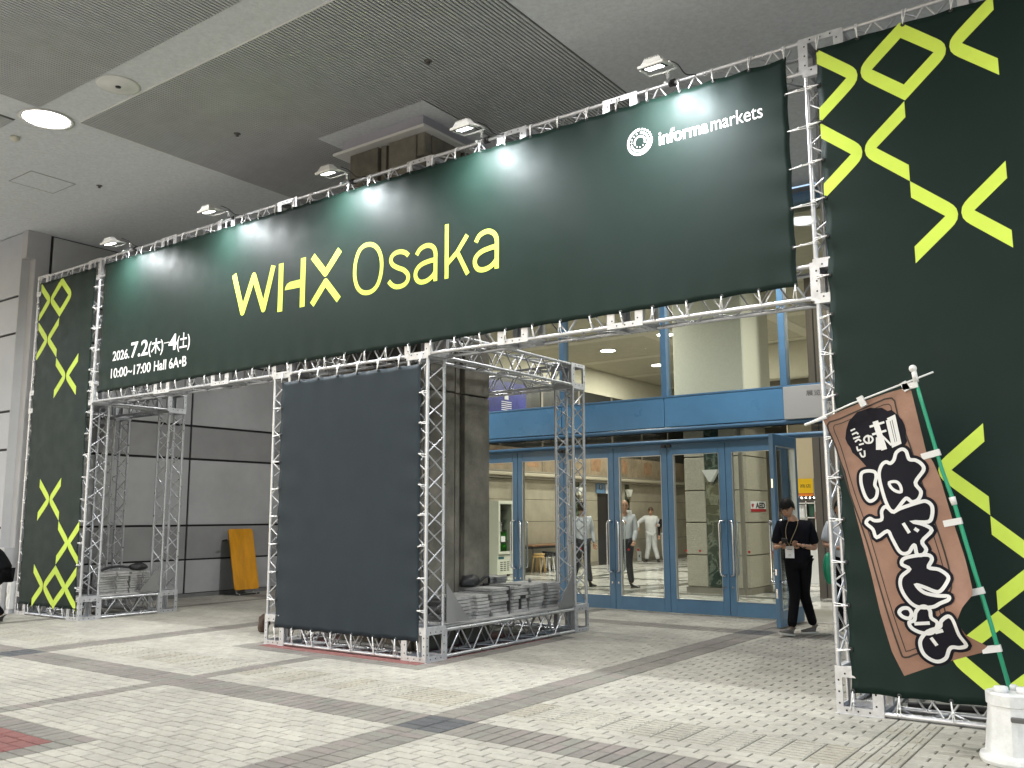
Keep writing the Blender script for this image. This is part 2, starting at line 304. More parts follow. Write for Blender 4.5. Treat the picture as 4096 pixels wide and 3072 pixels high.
B={'W':[(-3.414,4.686),(-3.266,4.183),(-3.249,4.134),(-3.214,4.104),(-3.182,4.125),(-3.163,4.172),(-3.074,4.585),(-3.057,4.631),(-3.009,4.651),(-2.955,4.615),(-2.93,4.562),(-2.846,4.173),(-2.827,4.122),(-2.793,4.089),(-2.76,4.113),(-2.742,4.167),(-2.625,4.678)],'H1':[(-2.473,4.679),(-2.464,4.054)],'H2':[(-2.053,4.675),(-2.044,4.054)],'Hbar':[(-2.391,4.317),(-2.378,4.359),(-2.346,4.393),(-2.293,4.409),(-2.092,4.411),(-2.093,4.31)],'X1':[(-1.883,4.667),(-1.718,4.466),(-1.688,4.434),(-1.647,4.417),(-1.606,4.424),(-1.579,4.45),(-1.404,4.666)],'X2':[(-1.875,4.056),(-1.705,4.263),(-1.678,4.296),(-1.64,4.305),(-1.604,4.289),(-1.572,4.258),(-1.404,4.053)],'O':[(-0.918,4.641),(-0.834,4.612),(-0.768,4.551),(-0.722,4.455),(-0.709,4.34),(-0.726,4.231),(-0.771,4.134),(-0.847,4.077),(-0.941,4.065),(-1.03,4.092),(-1.101,4.161),(-1.14,4.265),(-1.147,4.365),(-1.13,4.477),(-1.081,4.583),(-1.007,4.634)],'s':[(-0.301,4.4),(-0.347,4.439),(-0.416,4.464),(-0.489,4.464),(-0.547,4.437),(-0.567,4.388),(-0.539,4.333),(-0.465,4.286),(-0.37,4.243),(-0.31,4.186),(-0.301,4.13),(-0.337,4.082),(-0.408,4.06),(-0.485,4.066),(-0.549,4.099),(-0.596,4.146)],'a':[(-0.179,4.383),(-0.135,4.436),(-0.063,4.463),(0.01,4.459),(0.07,4.423),(0.098,4.364),(0.099,4.28),(0.099,4.042)],'abowl':[(0.099,4.284),(0.003,4.281),(-0.107,4.261),(-0.176,4.211),(-0.191,4.144),(-0.158,4.086),(-0.098,4.059),(-0.015,4.066),(0.064,4.108),(0.1,4.157)],'k1':[(0.261,4.65),(0.259,4.042)],'k2':[(0.549,4.475),(0.408,4.309),(0.27,4.205)],'k3':[(0.411,4.308),(0.558,4.044)],'a2':[(0.666,4.371),(0.707,4.429),(0.776,4.46),(0.848,4.458),(0.909,4.42),(0.941,4.359),(0.944,4.278),(0.942,4.039)],'a2bowl':[(0.944,4.281),(0.848,4.274),(0.744,4.256),(0.671,4.21),(0.653,4.147),(0.682,4.087),(0.74,4.058),(0.816,4.06),(0.892,4.091),(0.942,4.141)],'logo':[(2.631,4.984)],'logoR':[(2.498,4.995),(2.763,4.978),(2.629,5.127),(2.597,4.85)],'inf':[(2.82,4.921),(3.307,4.912),(2.821,4.957),(3.337,4.925),(3.815,4.922),(3.574,5.041)],'date':[(-6.245,3.819),(-4.402,3.799),(-6.204,3.955),(-5.748,3.817),(-6.261,3.571),(-5.265,3.562),(-5.166,3.575),(-4.409,3.566),(-4.886,3.821)],'flag':[(4.414,2.181),(4.546,2.235),(4.686,2.285),(4.857,2.331),(4.984,2.354),(5.028,2.333),(5.062,2.129),(5.097,1.916),(5.137,1.84),(5.169,1.747),(5.235,1.425),(5.283,1.22),(5.322,1.035),(5.326,0.993),(5.265,0.912),(5.222,0.821),(5.269,0.742),(5.374,0.674),(5.376,0.642),(5.269,0.605),(5.148,0.559),(4.994,0.498),(4.871,0.446),(4.806,0.596),(4.746,0.84),(4.695,1.101),(4.621,1.427),(4.597,1.53),(4.546,1.799),(4.486,1.973)],'disc':[(4.559,2.034),(4.57,2.098),(4.59,2.154),(4.616,2.181),(4.65,2.215),(4.688,2.226),(4.744,2.24),(4.784,2.233),(4.824,2.232),(4.863,2.206),(4.89,2.212),(4.927,2.174),(4.957,2.137),(4.971,2.101),(4.978,2.06),(4.973,2.025),(4.982,1.99),(4.959,1.95),(4.937,1.91),(4.868,1.858),(4.82,1.832),(4.772,1.816),(4.699,1.826),(4.667,1.865),(4.641,1.895),(4.602,1.932),(4.59,1.968),(4.571,1.997)],'kuchi':[(4.86,2.143),(4.903,2.16),(4.931,1.983),(4.891,1.967)],'mi':[[(4.775,2.142),(4.828,1.939)],[(4.734,2.105),(4.837,2.13)],[(4.749,2.05),(4.848,2.071)],[(4.791,2.028),(4.788,1.941)],[(4.819,2.034),(4.878,1.968)]],'no':[(4.715,2.036),(4.739,2.038),(4.752,2.016),(4.739,1.995),(4.709,1.994),(4.691,2.013),(4.697,2.033),(4.722,2.043),(4.724,2.0)],'small':[[(4.6,2.085),(4.632,2.098)],[(4.609,2.058),(4.641,2.071),(4.651,2.057)],[(4.615,2.029),(4.664,2.042)],[(4.627,2.005),(4.652,2.022),(4.669,2.007)],[(4.638,1.973),(4.644,1.944),(4.672,1.953)],[(4.653,1.983),(4.688,1.991)],[(4.657,1.929),(4.669,1.901),(4.69,1.903),(4.689,1.942)]],'gA':[(4.662,1.785),(4.704,1.799),(4.754,1.789),(4.763,1.754),(4.751,1.702),(4.767,1.663),(4.753,1.612),(4.713,1.59),(4.683,1.616),(4.66,1.683),(4.653,1.739)],'gB':[(4.864,1.844),(4.889,1.867),(4.907,1.915),(4.945,1.937),(4.973,1.919),(4.989,1.867),(5.03,1.858),(5.067,1.829),(5.075,1.789),(5.02,1.709),(5.051,1.648),(5.032,1.597),(4.993,1.581),(4.962,1.605),(4.939,1.589),(4.873,1.515),(4.83,1.563),(4.798,1.673),(4.784,1.77),(4.803,1.832),(4.835,1.855)],'gBe':[(4.852,1.713),(4.898,1.718),(4.923,1.691),(4.927,1.65),(4.894,1.654),(4.863,1.679)],'gC':[(4.82,1.551),(4.79,1.521),(4.787,1.466),(4.738,1.457),(4.703,1.472),(4.677,1.441),(4.722,1.398),(4.746,1.344),(4.822,1.387),(4.851,1.339),(4.89,1.261),(4.923,1.239),(4.957,1.25),(4.978,1.283),(4.995,1.294),(5.005,1.239),(5.038,1.234),(5.062,1.27),(5.041,1.323),(5.101,1.394),(5.051,1.433),(4.993,1.449),(5.083,1.449),(5.109,1.489),(5.112,1.551),(5.081,1.583),(5.035,1.578),(4.916,1.538),(4.868,1.517)],'gCi':[[(4.93,1.441),(4.966,1.376)],[(4.999,1.406),(5.023,1.388)]],'gD':[(4.918,1.205),(4.984,1.226),(5.069,1.234),(5.092,1.206),(5.07,1.154),(5.129,1.141),(5.181,1.098),(5.166,1.051),(5.13,1.005),(5.097,1.001),(5.033,1.027),(4.988,1.037),(5.031,0.992),(5.106,0.975),(5.177,0.974),(5.177,0.953),(5.125,0.927),(5.074,0.9),(4.98,0.898),(4.921,0.947),(4.887,1.023),(4.897,1.088),(4.952,1.14),(4.906,1.169)],'gE1':[(4.867,0.855),(4.889,0.881),(4.926,0.883),(4.944,0.853),(4.928,0.82),(4.888,0.827)],'gE':[(4.97,0.861),(5.0,0.895),(5.034,0.902),(5.059,0.877),(5.063,0.832),(5.096,0.804),(5.087,0.765),(5.051,0.731),(4.989,0.732),(4.938,0.757),(4.925,0.792),(4.958,0.81)],'gEi':[(4.956,0.786),(5.051,0.797)],'gF':[(4.988,0.69),(5.034,0.742),(5.109,0.775),(5.123,0.815),(5.169,0.849),(5.2,0.825),(5.227,0.737),(5.261,0.676),(5.221,0.654),(5.176,0.653),(5.152,0.633),(5.129,0.58),(5.084,0.553),(5.04,0.559),(4.999,0.591),(4.981,0.642)],'gFi':[[(5.05,0.703),(5.082,0.655)],[(5.078,0.738),(5.128,0.755)]],'pole':[(5.05,2.438),(5.104,2.177),(5.184,1.788),(5.242,1.574),(5.334,1.127),(5.404,0.803),(5.486,0.393)],'rod':[(4.32,2.156),(5.174,2.447)],'loops':[[(4.978,2.393),(5.007,2.335)],[(4.685,2.317),(4.715,2.249)],[(5.005,2.363),(5.073,2.372)],[(5.095,1.886),(5.18,1.908)],[(5.201,1.441),(5.281,1.457)],[(5.296,0.996),(5.38,1.019)],[(5.372,0.65),(5.451,0.666)]],'coupler':[(5.232,1.61),(5.244,1.558)]}

# ================= PAVEMENT =================
H = 6.34
def stain(m):
    t=m.node_tree; N=t.nodes; L=t.links; b=N['Principled BSDF']; src=b.inputs['Base Color'].links[0].from_socket
    g=N.new('ShaderNodeNewGeometry'); n=N.new('ShaderNodeTexNoise'); n.inputs['Scale'].default_value=.9; n.inputs['Detail'].default_value=7; n.inputs['Roughness'].default_value=.62
    L.new(g.outputs['Position'],n.inputs['Vector']); r=N.new('ShaderNodeMapRange'); r.inputs['From Min'].default_value=.36; r.inputs['From Max'].default_value=.60; r.inputs['To Min'].default_value=.80; r.inputs['To Max'].default_value=1.04
    v=N.new('ShaderNodeTexNoise'); v.inputs['Scale'].default_value=19; v.inputs['Detail'].default_value=2; L.new(g.outputs['Position'],v.inputs['Vector'])
    r2=N.new('ShaderNodeMapRange'); r2.inputs['From Min'].default_value=.74; r2.inputs['From Max'].default_value=.80; r2.inputs['To Min'].default_value=1; r2.inputs['To Max'].default_value=.45
    L.new(v.outputs[0],r2.inputs[0]); L.new(n.outputs[0],r.inputs[0]); mu=N.new('ShaderNodeMath'); mu.operation='MULTIPLY'; L.new(r.outputs[0],mu.inputs[0]); L.new(r2.outputs[0],mu.inputs[1])
    x=N.new('ShaderNodeMix'); x.data_type='RGBA'; x.blend_type='MULTIPLY'; x.inputs[0].default_value=1; L.new(src,x.inputs[6]); L.new(mu.outputs[0],x.inputs[7]); L.new(x.outputs[2],b.inputs['Base Color']); return m
def pmats(n, cols, **k): return [stain(mat(f'{n}_{i}', c, .78, 0, .10, 14, .25, 130, detail=6, roughvar=.1, **k)) for i,c in enumerate(cols)]
PY = pmats('paver_buff', [(.39,.375,.325),(.37,.355,.31),(.40,.385,.335),(.355,.34,.298),(.38,.362,.315)])
PG = pmats('paver_grey', [(.205,.19,.168),(.185,.172,.155),(.20,.195,.17),(.215,.19,.175)])
PR = pmats('paver_red', [(.22,.085,.078),(.20,.077,.070)])
PD = pmats('paver_dark', [(.072,.075,.082),(.08,.083,.088)])
PT = pmats('paver_tactile', [(.385,.37,.32),(.41,.395,.345),(.36,.34,.285)])
ALLP = PY+PG+PR+PD+PT
OFF = {'y':(0,5),'g':(5,4),'r':(9,2),'d':(11,2),'t':(13,3)}
JM = mat('joint_sand', (.10,.09,.075), .95, 0, .3, 30)
def mod(v,c,p): return (v-c+p/2)%p-p/2
rings = [((-1.24,1.12),1.48,1.27),((-1.17,-5.22),1.48,1.27),((4.96+.0,-5.22),1.48,1.27)]
def zone(x,y):
    bx = abs(mod(x,1.905,6.2))<.21; by = abs(mod(y,-2.07,6.37))<.21
    if bx and by: return 'd'
    if bx: return 'gy'
    if by: return 'gx'
    for (c,ro,ri) in rings[:2]:
        dx,dy=abs(x-c[0]),abs(y-c[1])
        if dx<ri and dy<ri: return 'r'
        if dx<ro and dy<ro: return 'gy' if dx>ri else 'gx1'
    if x<2 and abs(mod(x,-1.24,6.2))<.105: return 'gy1'
    if -1.545<y<-1.02 and x<4.62: return 't'
    if 4.62<x<4.95 and -6<y<-.0: return 'ty'
    return 'y'
def project(p):
    d=Vector(p)-CAM; z=d.dot(fw)
    if z<.2: return None
    return (2048+FPX*d.dot(rt2)/z, 1536-FPX*d.dot(up2)/z, z)
pave = MB(); pave.box(-40,40,-40,5.8,-.3,-.014); floor_o = pave.obj('pavement', mat('paving_far', (.38,.365,.32), .85, 0, .15, 1.5)); tag(floor_o, kind='structure')
# thin joint bed lies over the ground where pavers are laid
tiles = []
G_ = .105
def put(x0,x1,y0,y1,z):
    cx_,cy_=(x0+x1)/2,(y0+y1)/2
    q=project((cx_,cy_,0))
    if q is None or not(-420<q[0]<4516 and 2300<q[1]<3600): return
    tiles.append((q[2],x0,x1,y0,y1,z,cx_,cy_))
X0=1.905-.21-6.2*2; Y0=-2.07-.21-6.37
nx=int(22/G_); 
used=set()
yi=0
y=Y0
while y<5.72:
    x=X0-(0 if yi%2 else G_)
    cy_=y+G_/2
    row=[]
    i=0
    xx=X0-4*G_
    while xx<9.5:
        z=zone(xx+G_/2,cy_)
        row.append((xx,z)); xx+=G_
    i=0
    while i<len(row):
        xx,z=row[i]
        if z in('y','r'):
            par=(int(round((xx-X0)/G_))+yi)%2
            if par==0 and i+1<len(row) and row[i+1][1]==z: put(xx,xx+2*G_,y,y+G_,z); i+=2
            else: put(xx,xx+G_,y,y+G_,z); i+=1
        elif z in('gy','d'):
            if i+1<len(row) and row[i+1][1]==z: put(xx,xx+2*G_,y,y+G_,z[0]); i+=2
            else: put(xx,xx+G_,y,y+G_,z[0]); i+=1
        elif z=='gy1':
            if i+1<len(row) and row[i+1][1]==z: put(xx,xx+2*G_,y,y+G_,'g'); i+=2
            else: put(xx,xx+G_,y,y+G_,'g'); i+=1
        elif z in('gx','gx1'):
            key=('c',i)
            below=zone(xx+G_/2,cy_-G_) if yi>0 else None
            up_=zone(xx+G_/2,cy_+G_)
            # pairs of rows share one long paver
            cnt=0; yy=cy_-G_
            while zone(xx+G_/2,yy)==z: cnt+=1; yy-=G_
            if cnt%2==0:
                put(xx,xx+G_,y,y+(2*G_ if up_==z else G_),'g')
            i+=1
        elif z=='t':
            if cy_-G_ < -1.545 :
                if i+1<len(row) and row[i+1][1]=='t': put(xx,xx+2*G_,y,y+5*G_,'t'); i+=2
                else: put(xx,xx+G_,y,y+5*G_,'t'); i+=1
            else: i+=1
        elif z=='ty':
            put(xx,xx+G_,y,y+2*G_,'T') if yi%2==0 else None; i+=1
        else: i+=1
    y+=G_; yi+=1
tiles.sort(key=lambda t:t[0])
def tile_mb(mb, x0,x1,y0,y1,z,mi,bed=None):
    g=.0052; c=.004; t=random.uniform(-.0012,.0012); lo=-.03
    a,b,c_,d=x0+g,x1-g,y0+g,y1-g
    tl=[random.uniform(-.0008,.0008) for _ in range(4)]
    v=[(a,c_,lo),(b,c_,lo),(b,d,lo),(a,d,lo),(a,c_,-c+t),(b,c_,-c+t),(b,d,-c+t),(a,d,-c+t),(a+c,c_+c,t+tl[0]),(b-c,c_+c,t+tl[1]),(b-c,d-c,t+tl[2]),(a+c,d-c,t+tl[3])]
    f=[(0,1,5,4),(1,2,6,5),(2,3,7,6),(3,0,4,7),(4,5,9,8),(5,6,10,9),(6,7,11,10),(7,4,8,11),(8,9,10,11)]
    mb.raw(v,f,mi)
    if bed is not None: mb.raw([(x0,y0,-.0065),(x1,y0,-.0065),(x1,y1,-.0065),(x0,y1,-.0065)],[(0,1,2,3)],bed)
    if z=='t':
        n=int(round((y1-y0)/G_)); h=.0045
        for k in range(8):
            yy=c_+.03+k*((d-c_-.06)/7)
            mb.box(a+.012,b-.012,yy-.011,yy+.011,t,t+h,mi)
    if z=='T':
        for k in range(1):
            xm=(a+b)/2; mb.box(xm-.014,xm+.014,c_+.03,d-.03,t,t+.0045,mi)
def pick(z):
    o,n=OFF[z.lower() if z!='T' else 't']; return o+random.randrange(n)
near=tiles[:300]; far=tiles[300:]
for (q,x0,x1,y0,y1,z,cx_,cy_) in near:
    m=MB(); k=pick(z); tile_mb(m,x0-cx_,x1-cx_,y0-cy_,y1-cy_,z,0,1)
    m.obj('paver' if z in 'ygrd' else 'tactile_paver', [ALLP[k],JM], floor_o, (cx_,cy_,0))
m=MB()
for (q,x0,x1,y0,y1,z,cx_,cy_) in far: tile_mb(m,x0,x1,y0,y1,z,pick(z),len(ALLP))
o=m.obj('paver_field', ALLP+[JM], floor_o); tag(o,kind='stuff')

# ================= CEILING =================
ceil = box('ceiling', CEIL, None, -14, 13, -13.5, 5.66, H, H+.3); tag(ceil, kind='structure')
def ribs(x0,x1,y0,y1,holes=None):
    mb=MB(); p=.045; n=int((x1-x0)/p)
    mb.box(x0,x1,y0,y1,H-.004,H-.001,1)
    for i in range(n):
        a=x0+i*p
        segs=[(y0,y1)]
        if holes and holes[0]-.001<a+p/2<holes[1]: segs=[(y0,holes[2]),(holes[3],y1)]
        for (s0,s1) in segs:
            if s1-s0<.02: continue
            mb.raw([(a+.004,s0,H-.004),(a+.004,s0,H-.016),(a+.030,s0,H-.016),(a+.030,s0,H-.004),(a+.004,s1,H-.004),(a+.004,s1,H-.016),(a+.030,s1,H-.016),(a+.030,s1,H-.004)],
                   [(0,1,5,4),(1,2,6,5),(2,3,7,6),(0,3,2,1),(4,5,6,7)],0)
    o=mb.obj('ribbed_ceiling_panel',[RIB,RIBD],ceil); tag(o,kind='stuff'); return o
ribs(-4.10,1.705,-1.85,4.0,(-2.10,-.305,.23,2.1))
ribs(-4.10,1.705,-8.2,-2.36); ribs(-10.5,-4.665,-8.2,-2.36)
box('edge_trim',TRIMW,ceil,-4.112,-4.098,-1.85,4.0,H-.018,H-.0005); box('edge_trim',TRIMW,ceil,-4.098,1.705,-1.862,-1.852,H-.018,H-.0005)
box('ceiling_surround', CEIL, ceil, -2.115,-.29,.215,2.115,H-.018,H-.0045)

# ================= SIDE WALL AND FRONT WALL (left) =================
WX=-8.9; FY=-.12
wall=box('side_wall', JOINT, None, WX-.4, WX-.03, .26, 5.9, 0, H); tag(wall,kind='structure')
rows=[(.075,.695,0),(.715,1.335,1),(1.36,2.605,1),(2.635,3.245,1),(3.275,4.565,1),(4.595,5.205,1),(5.235,H-.012,1)]
for (a,b,k) in rows:
    for (y0,y1) in ((.32,3.19),(3.23,5.9)):
        box('wall_panel', WALLN if b-a<.63 and a>.5 else WALLP, wall, WX-.03,WX,y0,y1,a+.006,b-.006,b=.004)
box('skirting', mat('grey_skirting',(.20,.20,.20),.6,0,.08,4), wall, WX-.03,WX+.008,.30,5.9,-.005,.07)
fwall=box('front_wall', JOINT, None, -24, WX-.17, FY+.03, .5, 0, H); tag(fwall,kind='structure')
for (a,b,k) in rows:
    for i in range(4):
        x1=WX-.165-i*3.0; box('wall_panel', WALLF, fwall, x1-2.985,x1,FY,FY+.03,a+.005,b-.005,b=.004)
box('skirting', mat('grey_skirting2',(.24,.24,.25),.6,0,.08,4), fwall, -24,WX-.165,FY-.008,FY+.03,-.005,.07)
# corner pilaster with an L-shaped rebate between 1.03 and 5.86 m
pil=MB(); xl,xr,ya,yb=WX-.165,WX+.01,FY-.01,.26
full=[(xl,ya),(xr,ya),(xr,yb),(xl,yb)]
notch=[(xl+.012,ya+.004),(xl+.045,FY+.12),(xr-.012,FY+.135),(xr,FY+.15),(xr,yb),(xl,yb),(xl,ya)]
PILM=mat('corner_post',(.42,.42,.43),.55,0,.05,2)
pil.prism(full,0,1.03,ax='z').prism(notch,1.03,5.86,ax='z').prism(full,5.86,H-.002,ax='z')
po=pil.obj('corner_pilaster',PILM); tag(po,'grey square corner post with a tall notch, at the far left wall corner','pilaster')

# ================= CONCRETE COLUMN =================
cx0,cx1,cy0,cy1=-1.96,-.57,.55,1.94
col=thing('concrete_column','square brown board-marked concrete column rising through the middle scaffold tower','column',((cx0+cx1)/2,(cy0+cy1)/2,0))
L=sub(col.location)
def cpart(name,m,*a,b=0): o=box(name,m,col,*a,b=b); o.location=L; return o
cpart('core',CONCD,cx0+.06,cx1-.06,cy0+.06,cy1-.06,0,H-.005)
for (z0,z1) in ((0,2.98),(3.0,H-.20)):
    for (a,b) in ((cx0+.10,cx0+.60),(cx0+.79,cx1-.14)):
        cpart('formed_panel',CONC,a,b,cy0,cy0+.07,z0,z1,b=.008)
        cpart('formed_panel',CONC,a,b,cy1-.07,cy1,z0,z1,b=.008)
    for (a,b) in ((cy0+.14,cy0+.60),(cy0+.79,cy1-.10)):
        cpart('formed_panel',CONC,cx1-.07,cx1,a,b,z0,z1,b=.008)
        cpart('formed_panel',CONC,cx0,cx0+.07,a,b,z0,z1,b=.008)
    cpart('groove_strip',CONC,cx0+.64,cx0+.72,cy0+.025,cy0+.07,z0,z1,b=.004)
    cpart('groove_strip',CONC,cx1-.07,cx1-.025,cy0+.64,cy0+.72,z0,z1,b=.004)
    cpart('corner_strip',CONC,cx1-.125,cx1-.03,cy0+.03,cy0+.125,z0,min(z1,5.78),b=.012)
cpart('corner_block',CONC,cx1-.13,cx1-.0,cy0+.0,cy0+.13,5.85,H-.20,b=.012)
cpart('frieze',LAV,cx0+.03,cx1-.006+.03,cy0-.06,cy1+.03,H-.165,H-.005)
tr=MB(); t=.02
for (a,b,c_,d,z0,z1) in ((cx0-.09,cx1+.09,cy0-.12,cy1+.09,H-.20,H-.165),(cx0-.06,cx1+.06,cy0-.09,cy1+.06,H-.012,H-.003)):
    cpart('trim',TRIMW,a,b,c_,d,z0,z1)

# ceiling fittings
def disc(mb,c,r,z0,z1,n=28,mi=0): return mb.lathe([(r,z0),(r,z1)],(c[0],c[1],0),n,mi,False)
LAMP=mat('lamp_glow',(.9,.9,.9),.5,emit=(1,.98,.93),es=9)
def area(name,loc,power,size,rot=None,shape='DISK',col_=(1,.97,.9),parent=None,spread=180,size_y=None):
    l=bpy.data.lights.new(name,'AREA'); l.shape=shape; l.size=size; l.energy=power; l.color=col_; l.spread=math.radians(spread)
    if size_y: l.size_y=size_y
    o=bpy.data.objects.new(name,l); COL.objects.link(o); o.location=loc
    if rot is not None: o.rotation_euler=rot
    if parent: o.parent=parent
    return o
dl0=None
for (x_,y_,l_) in ((-4.35,-2.14,'big round recessed downlight glowing white in the grey ceiling, upper left'),
    (1.85,-2.14,'round recessed downlight in the ceiling strip, just above the picture'),(8.05,-2.14,'round recessed downlight in the ceiling right of the picture'),
    (-4.35,4.23,'round recessed downlight hidden behind the left half of the header'),(1.85,4.23,'round recessed downlight hidden behind the right half of the header'),
    (-4.35,-8.51,'round recessed downlight behind and left of the viewer'),(1.85,-8.51,'round recessed downlight above and behind the viewer')):
    if dl0 is None:
        dl=thing('downlight','','ceiling light',(0,0,H),group='round downlights in the ceiling grid')
        m=MB(); m.lathe([(.30,-.001),(.315,-.012),(.275,-.018),(.262,-.004)],(0,0,0),40); m.obj('trim_ring',TRIMW,dl)
        m=MB(); m.lathe([(.262,-.006),(.262,-.003)],(0,0,0),40,0,False); m.obj('lens',LAMP,dl)
        area('downlight_lamp',(0,0,-.03),DLP,.5,parent=dl,spread=160,col_=(1,.985,.96)); dl0=dl
    else: dl=copy_tree(dl0)
    dl['label']=l_; dl.location=(x_,y_,H)
sp=thing('ceiling_speaker','flat white ring disc set in the ceiling strip beside the big downlight','ceiling disc',(-2.82,-2.11,H))
m=MB(); m.lathe([(.235,-.001),(.24,-.008),(.20,-.013),(.13,-.013),(.12,-.022),(.02,-.024)],(0,0,0),36); m.obj('cover',TRIMW,sp)
m=MB(); m.lathe([(.032,-.026),(.03,-.034),(.001,-.034)],(0,0,0),12); m.obj('sensor',BLACK,sp)
sm=thing('smoke_detector','small cream dome smoke detector on the ceiling below the big downlight','smoke detector',(-5.2,-2.11,H))
m=MB(); m.lathe([(.055,-.0005),(.06,-.02),(.052,-.04),(.035,-.055),(.002,-.06)],(0,0,0),20); m.obj('dome',mat('cream_plastic',(.6,.58,.5),.4),sm)
hb=thing('ceiling_hatch','thin-framed rectangular access hatch in the plain ceiling on the left','hatch',(-6.515,-1.095,H))
m=MB()
for a in ((-.325,.325,-.325,-.315),(-.325,.325,.315,.325),(-.325,-.315,-.315,.315),(.315,.325,-.315,.315)): m.box(*a,-.006,-.0005)
hf=m.obj('frame',mat('hatch_frame',(.28,.28,.28),.5),hb); m=MB(); m.box(-.314,.314,-.314,.314,-.004,-.0006); m.obj('lid',CEIL,hb)
for i,(x,y,l) in enumerate(((-5.98,-.53,'tiny dark sprinkler head in the plain ceiling right of the hatch'),(-2.81,-.5,'tiny dark sprinkler head in the ribbed ceiling, left of the column'),(.366,-.46,'tiny dark sprinkler head in the ribbed ceiling above the column'))):
    s_=thing('sprinkler',l,'sprinkler',(x,y,H-(.016 if i else 0)),group='sprinklers in the ceiling')
    m=MB(); m.lathe([(.045,-.0005),(.04,-.006),(.018,-.008),(.016,-.03),(.024,-.033),(.002,-.036)],(0,0,0),14); m.obj('rosette',mat('sprinkler_metal',(.12,.11,.10),.4,.6),s_)

# ================= FACADE =================
Y=5.72
fac=thing('glass_facade','blue framed glass entrance front with a wide blue band above the doors','facade',(0,Y,0))
def fp(name,m,x0,x1,y0,y1,z0,z1,b=0): return box(name,m,fac,x0,x1,y0,y1,z0,z1,b=b)
MOD=1.93
mull=[-5.79+MOD*i+.0 for i in range(9)]
for i,x in enumerate(mull):
    fp('mullion',BLUE,x-.05,x+.05,-.06,.10,3.37,6.10,b=.006)
fp('top_beam',BLUE,-8.88,12,-.07,.11,6.10,6.24,b=.006)
fp('head_wall',mat('dull_soffit',(.20,.19,.175),.8),-8.88,12,.0,.2,6.245,H)
for i in range(8):
    a,b=mull[i]+.052,mull[i+1]-.052
    fp('window_pane',GLASS,a,b,.012,.020,3.37,6.10)
    if not (1.9<mull[i]<3.9): fp('band_panel',BLUED,mull[i]+.006,mull[i+1]-.006,-.08,.0,2.875,3.335,b=.005)
    fp('transom_pane',GLASSD,mull[i]+.01,mull[i+1]-.01,.01,.018,2.665,2.80)
fp('sill_rail',BLUE,-5.85,9.7,-.085,.1,3.337,3.368,b=.004)
m=MB(); m.poly([(-5.85,-.05,2.835),(9.7,-.05,2.835)],.034,12); m.obj('transom_rail',BLUE,fac)
m=MB(); m.poly([(-5.85,-.05,2.645),(9.7,-.05,2.645)],.030,12); m.obj('transom_rail',BLUE,fac)
fp('door_head',BLUE,-5.85,9.7,-.02,.08,2.60,2.664)
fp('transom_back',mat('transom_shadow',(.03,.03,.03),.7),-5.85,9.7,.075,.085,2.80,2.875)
fp('end_wall',CONC,-8.88,-5.85,-.05,.25,0,6.10)
fp('threshold',mat('steel_threshold',(.55,.55,.53),.4,.6),1.93,3.86,-.06,.06,0.001,.012)
for x in (-3.86,-1.93,0,1.93,3.86,5.79):
    m=MB(); m.box(x-.075,x-.012,-.075,-.021,2.555,2.60).box(x+.012,x+.075,-.075,-.021,2.555,2.60).box(x-.012,x+.012,-.05,-.021,2.57,2.58); m.obj('pivot',BLACK,fac)
sgn=thing('hall_sign','pale grey hall entrance sign board in the blue band, half behind the right tower','sign',(2.895,Y-.1,3.1))
m=MB(); m.bbox(-.955,.955,-.03,.015,-.235,.24,b=.004); m.obj('board',mat('sign_grey',(.42,.42,.41),.5),sgn)
text_obj('lettering','展览馆入口 / 전시장 입구',.085,GREYP,sgn,(-.62,-.0325,.09),width=1.15)
text_obj('lettering','展示館入口',.135,GREYP,sgn,(-.36,-.0325,-.06),width=.62,bold=.003)
text_obj('lettering','Hall Entrance',.105,GREYP,sgn,(-.36,-.0325,-.18),bold=.0012)
fp('band_back',BLUE,1.93,3.86,-.02,.0,2.875,3.335)

def make_leaf(width, label, group='blue framed glass doors'):
    # local: hinge at x=0, free edge at x=width, outside is -y
    d=thing('glass_door',label,'door',group=group)
    W_=width; st=.105; top=2.595; z0=.02
    box('stile',BLUE,d,.004,st,-.03,.03,z0,top,b=.004); box('stile',BLUE,d,W_-st,W_-.004,-.03,.03,z0,top,b=.004)
    box('top_rail',BLUE,d,st,W_-st,-.03,.03,2.44,top,b=.004); box('bottom_rail',BLUE,d,st,W_-st,-.03,.03,z0,.23,b=.004)
    box('pane',GLASS,d,st,W_-st,-.004,.004,.23,2.44)
    bd=MB()
    for a in ((st,st+.006,-.034,.034,.236,2.434),(W_-st-.006,W_-st,-.034,.034,.236,2.434)): bd.box(*a)
    bd.box(st,W_-st,-.034,.034,.230,.236).box(st,W_-st,-.034,.034,2.434,2.440); bd.obj('bead',mat('steel_bead',(.62,.64,.66),.35,.8) if 'steel_bead' not in bpy.data.materials else bpy.data.materials['steel_bead'],d)
    for sy in (-1,1):
        m=MB(); x=W_-.045; m.poly([(x,sy*.03,1.40),(x-.0,sy*.075,1.42),(x-.05,sy*.10,1.40),(x-.06,sy*.10,1.36),(x-.06,sy*.10,.66),(x-.05,sy*.10,.62),(x,sy*.075,.60),(x,sy*.03,.62)],.015,10)
        m.obj('handle',CHROME,d)
    box('lock',CHROME,d,W_-.07,W_-.045,-.034,-.03,.42,.45)
    return d
LW=.965
leaf0=None
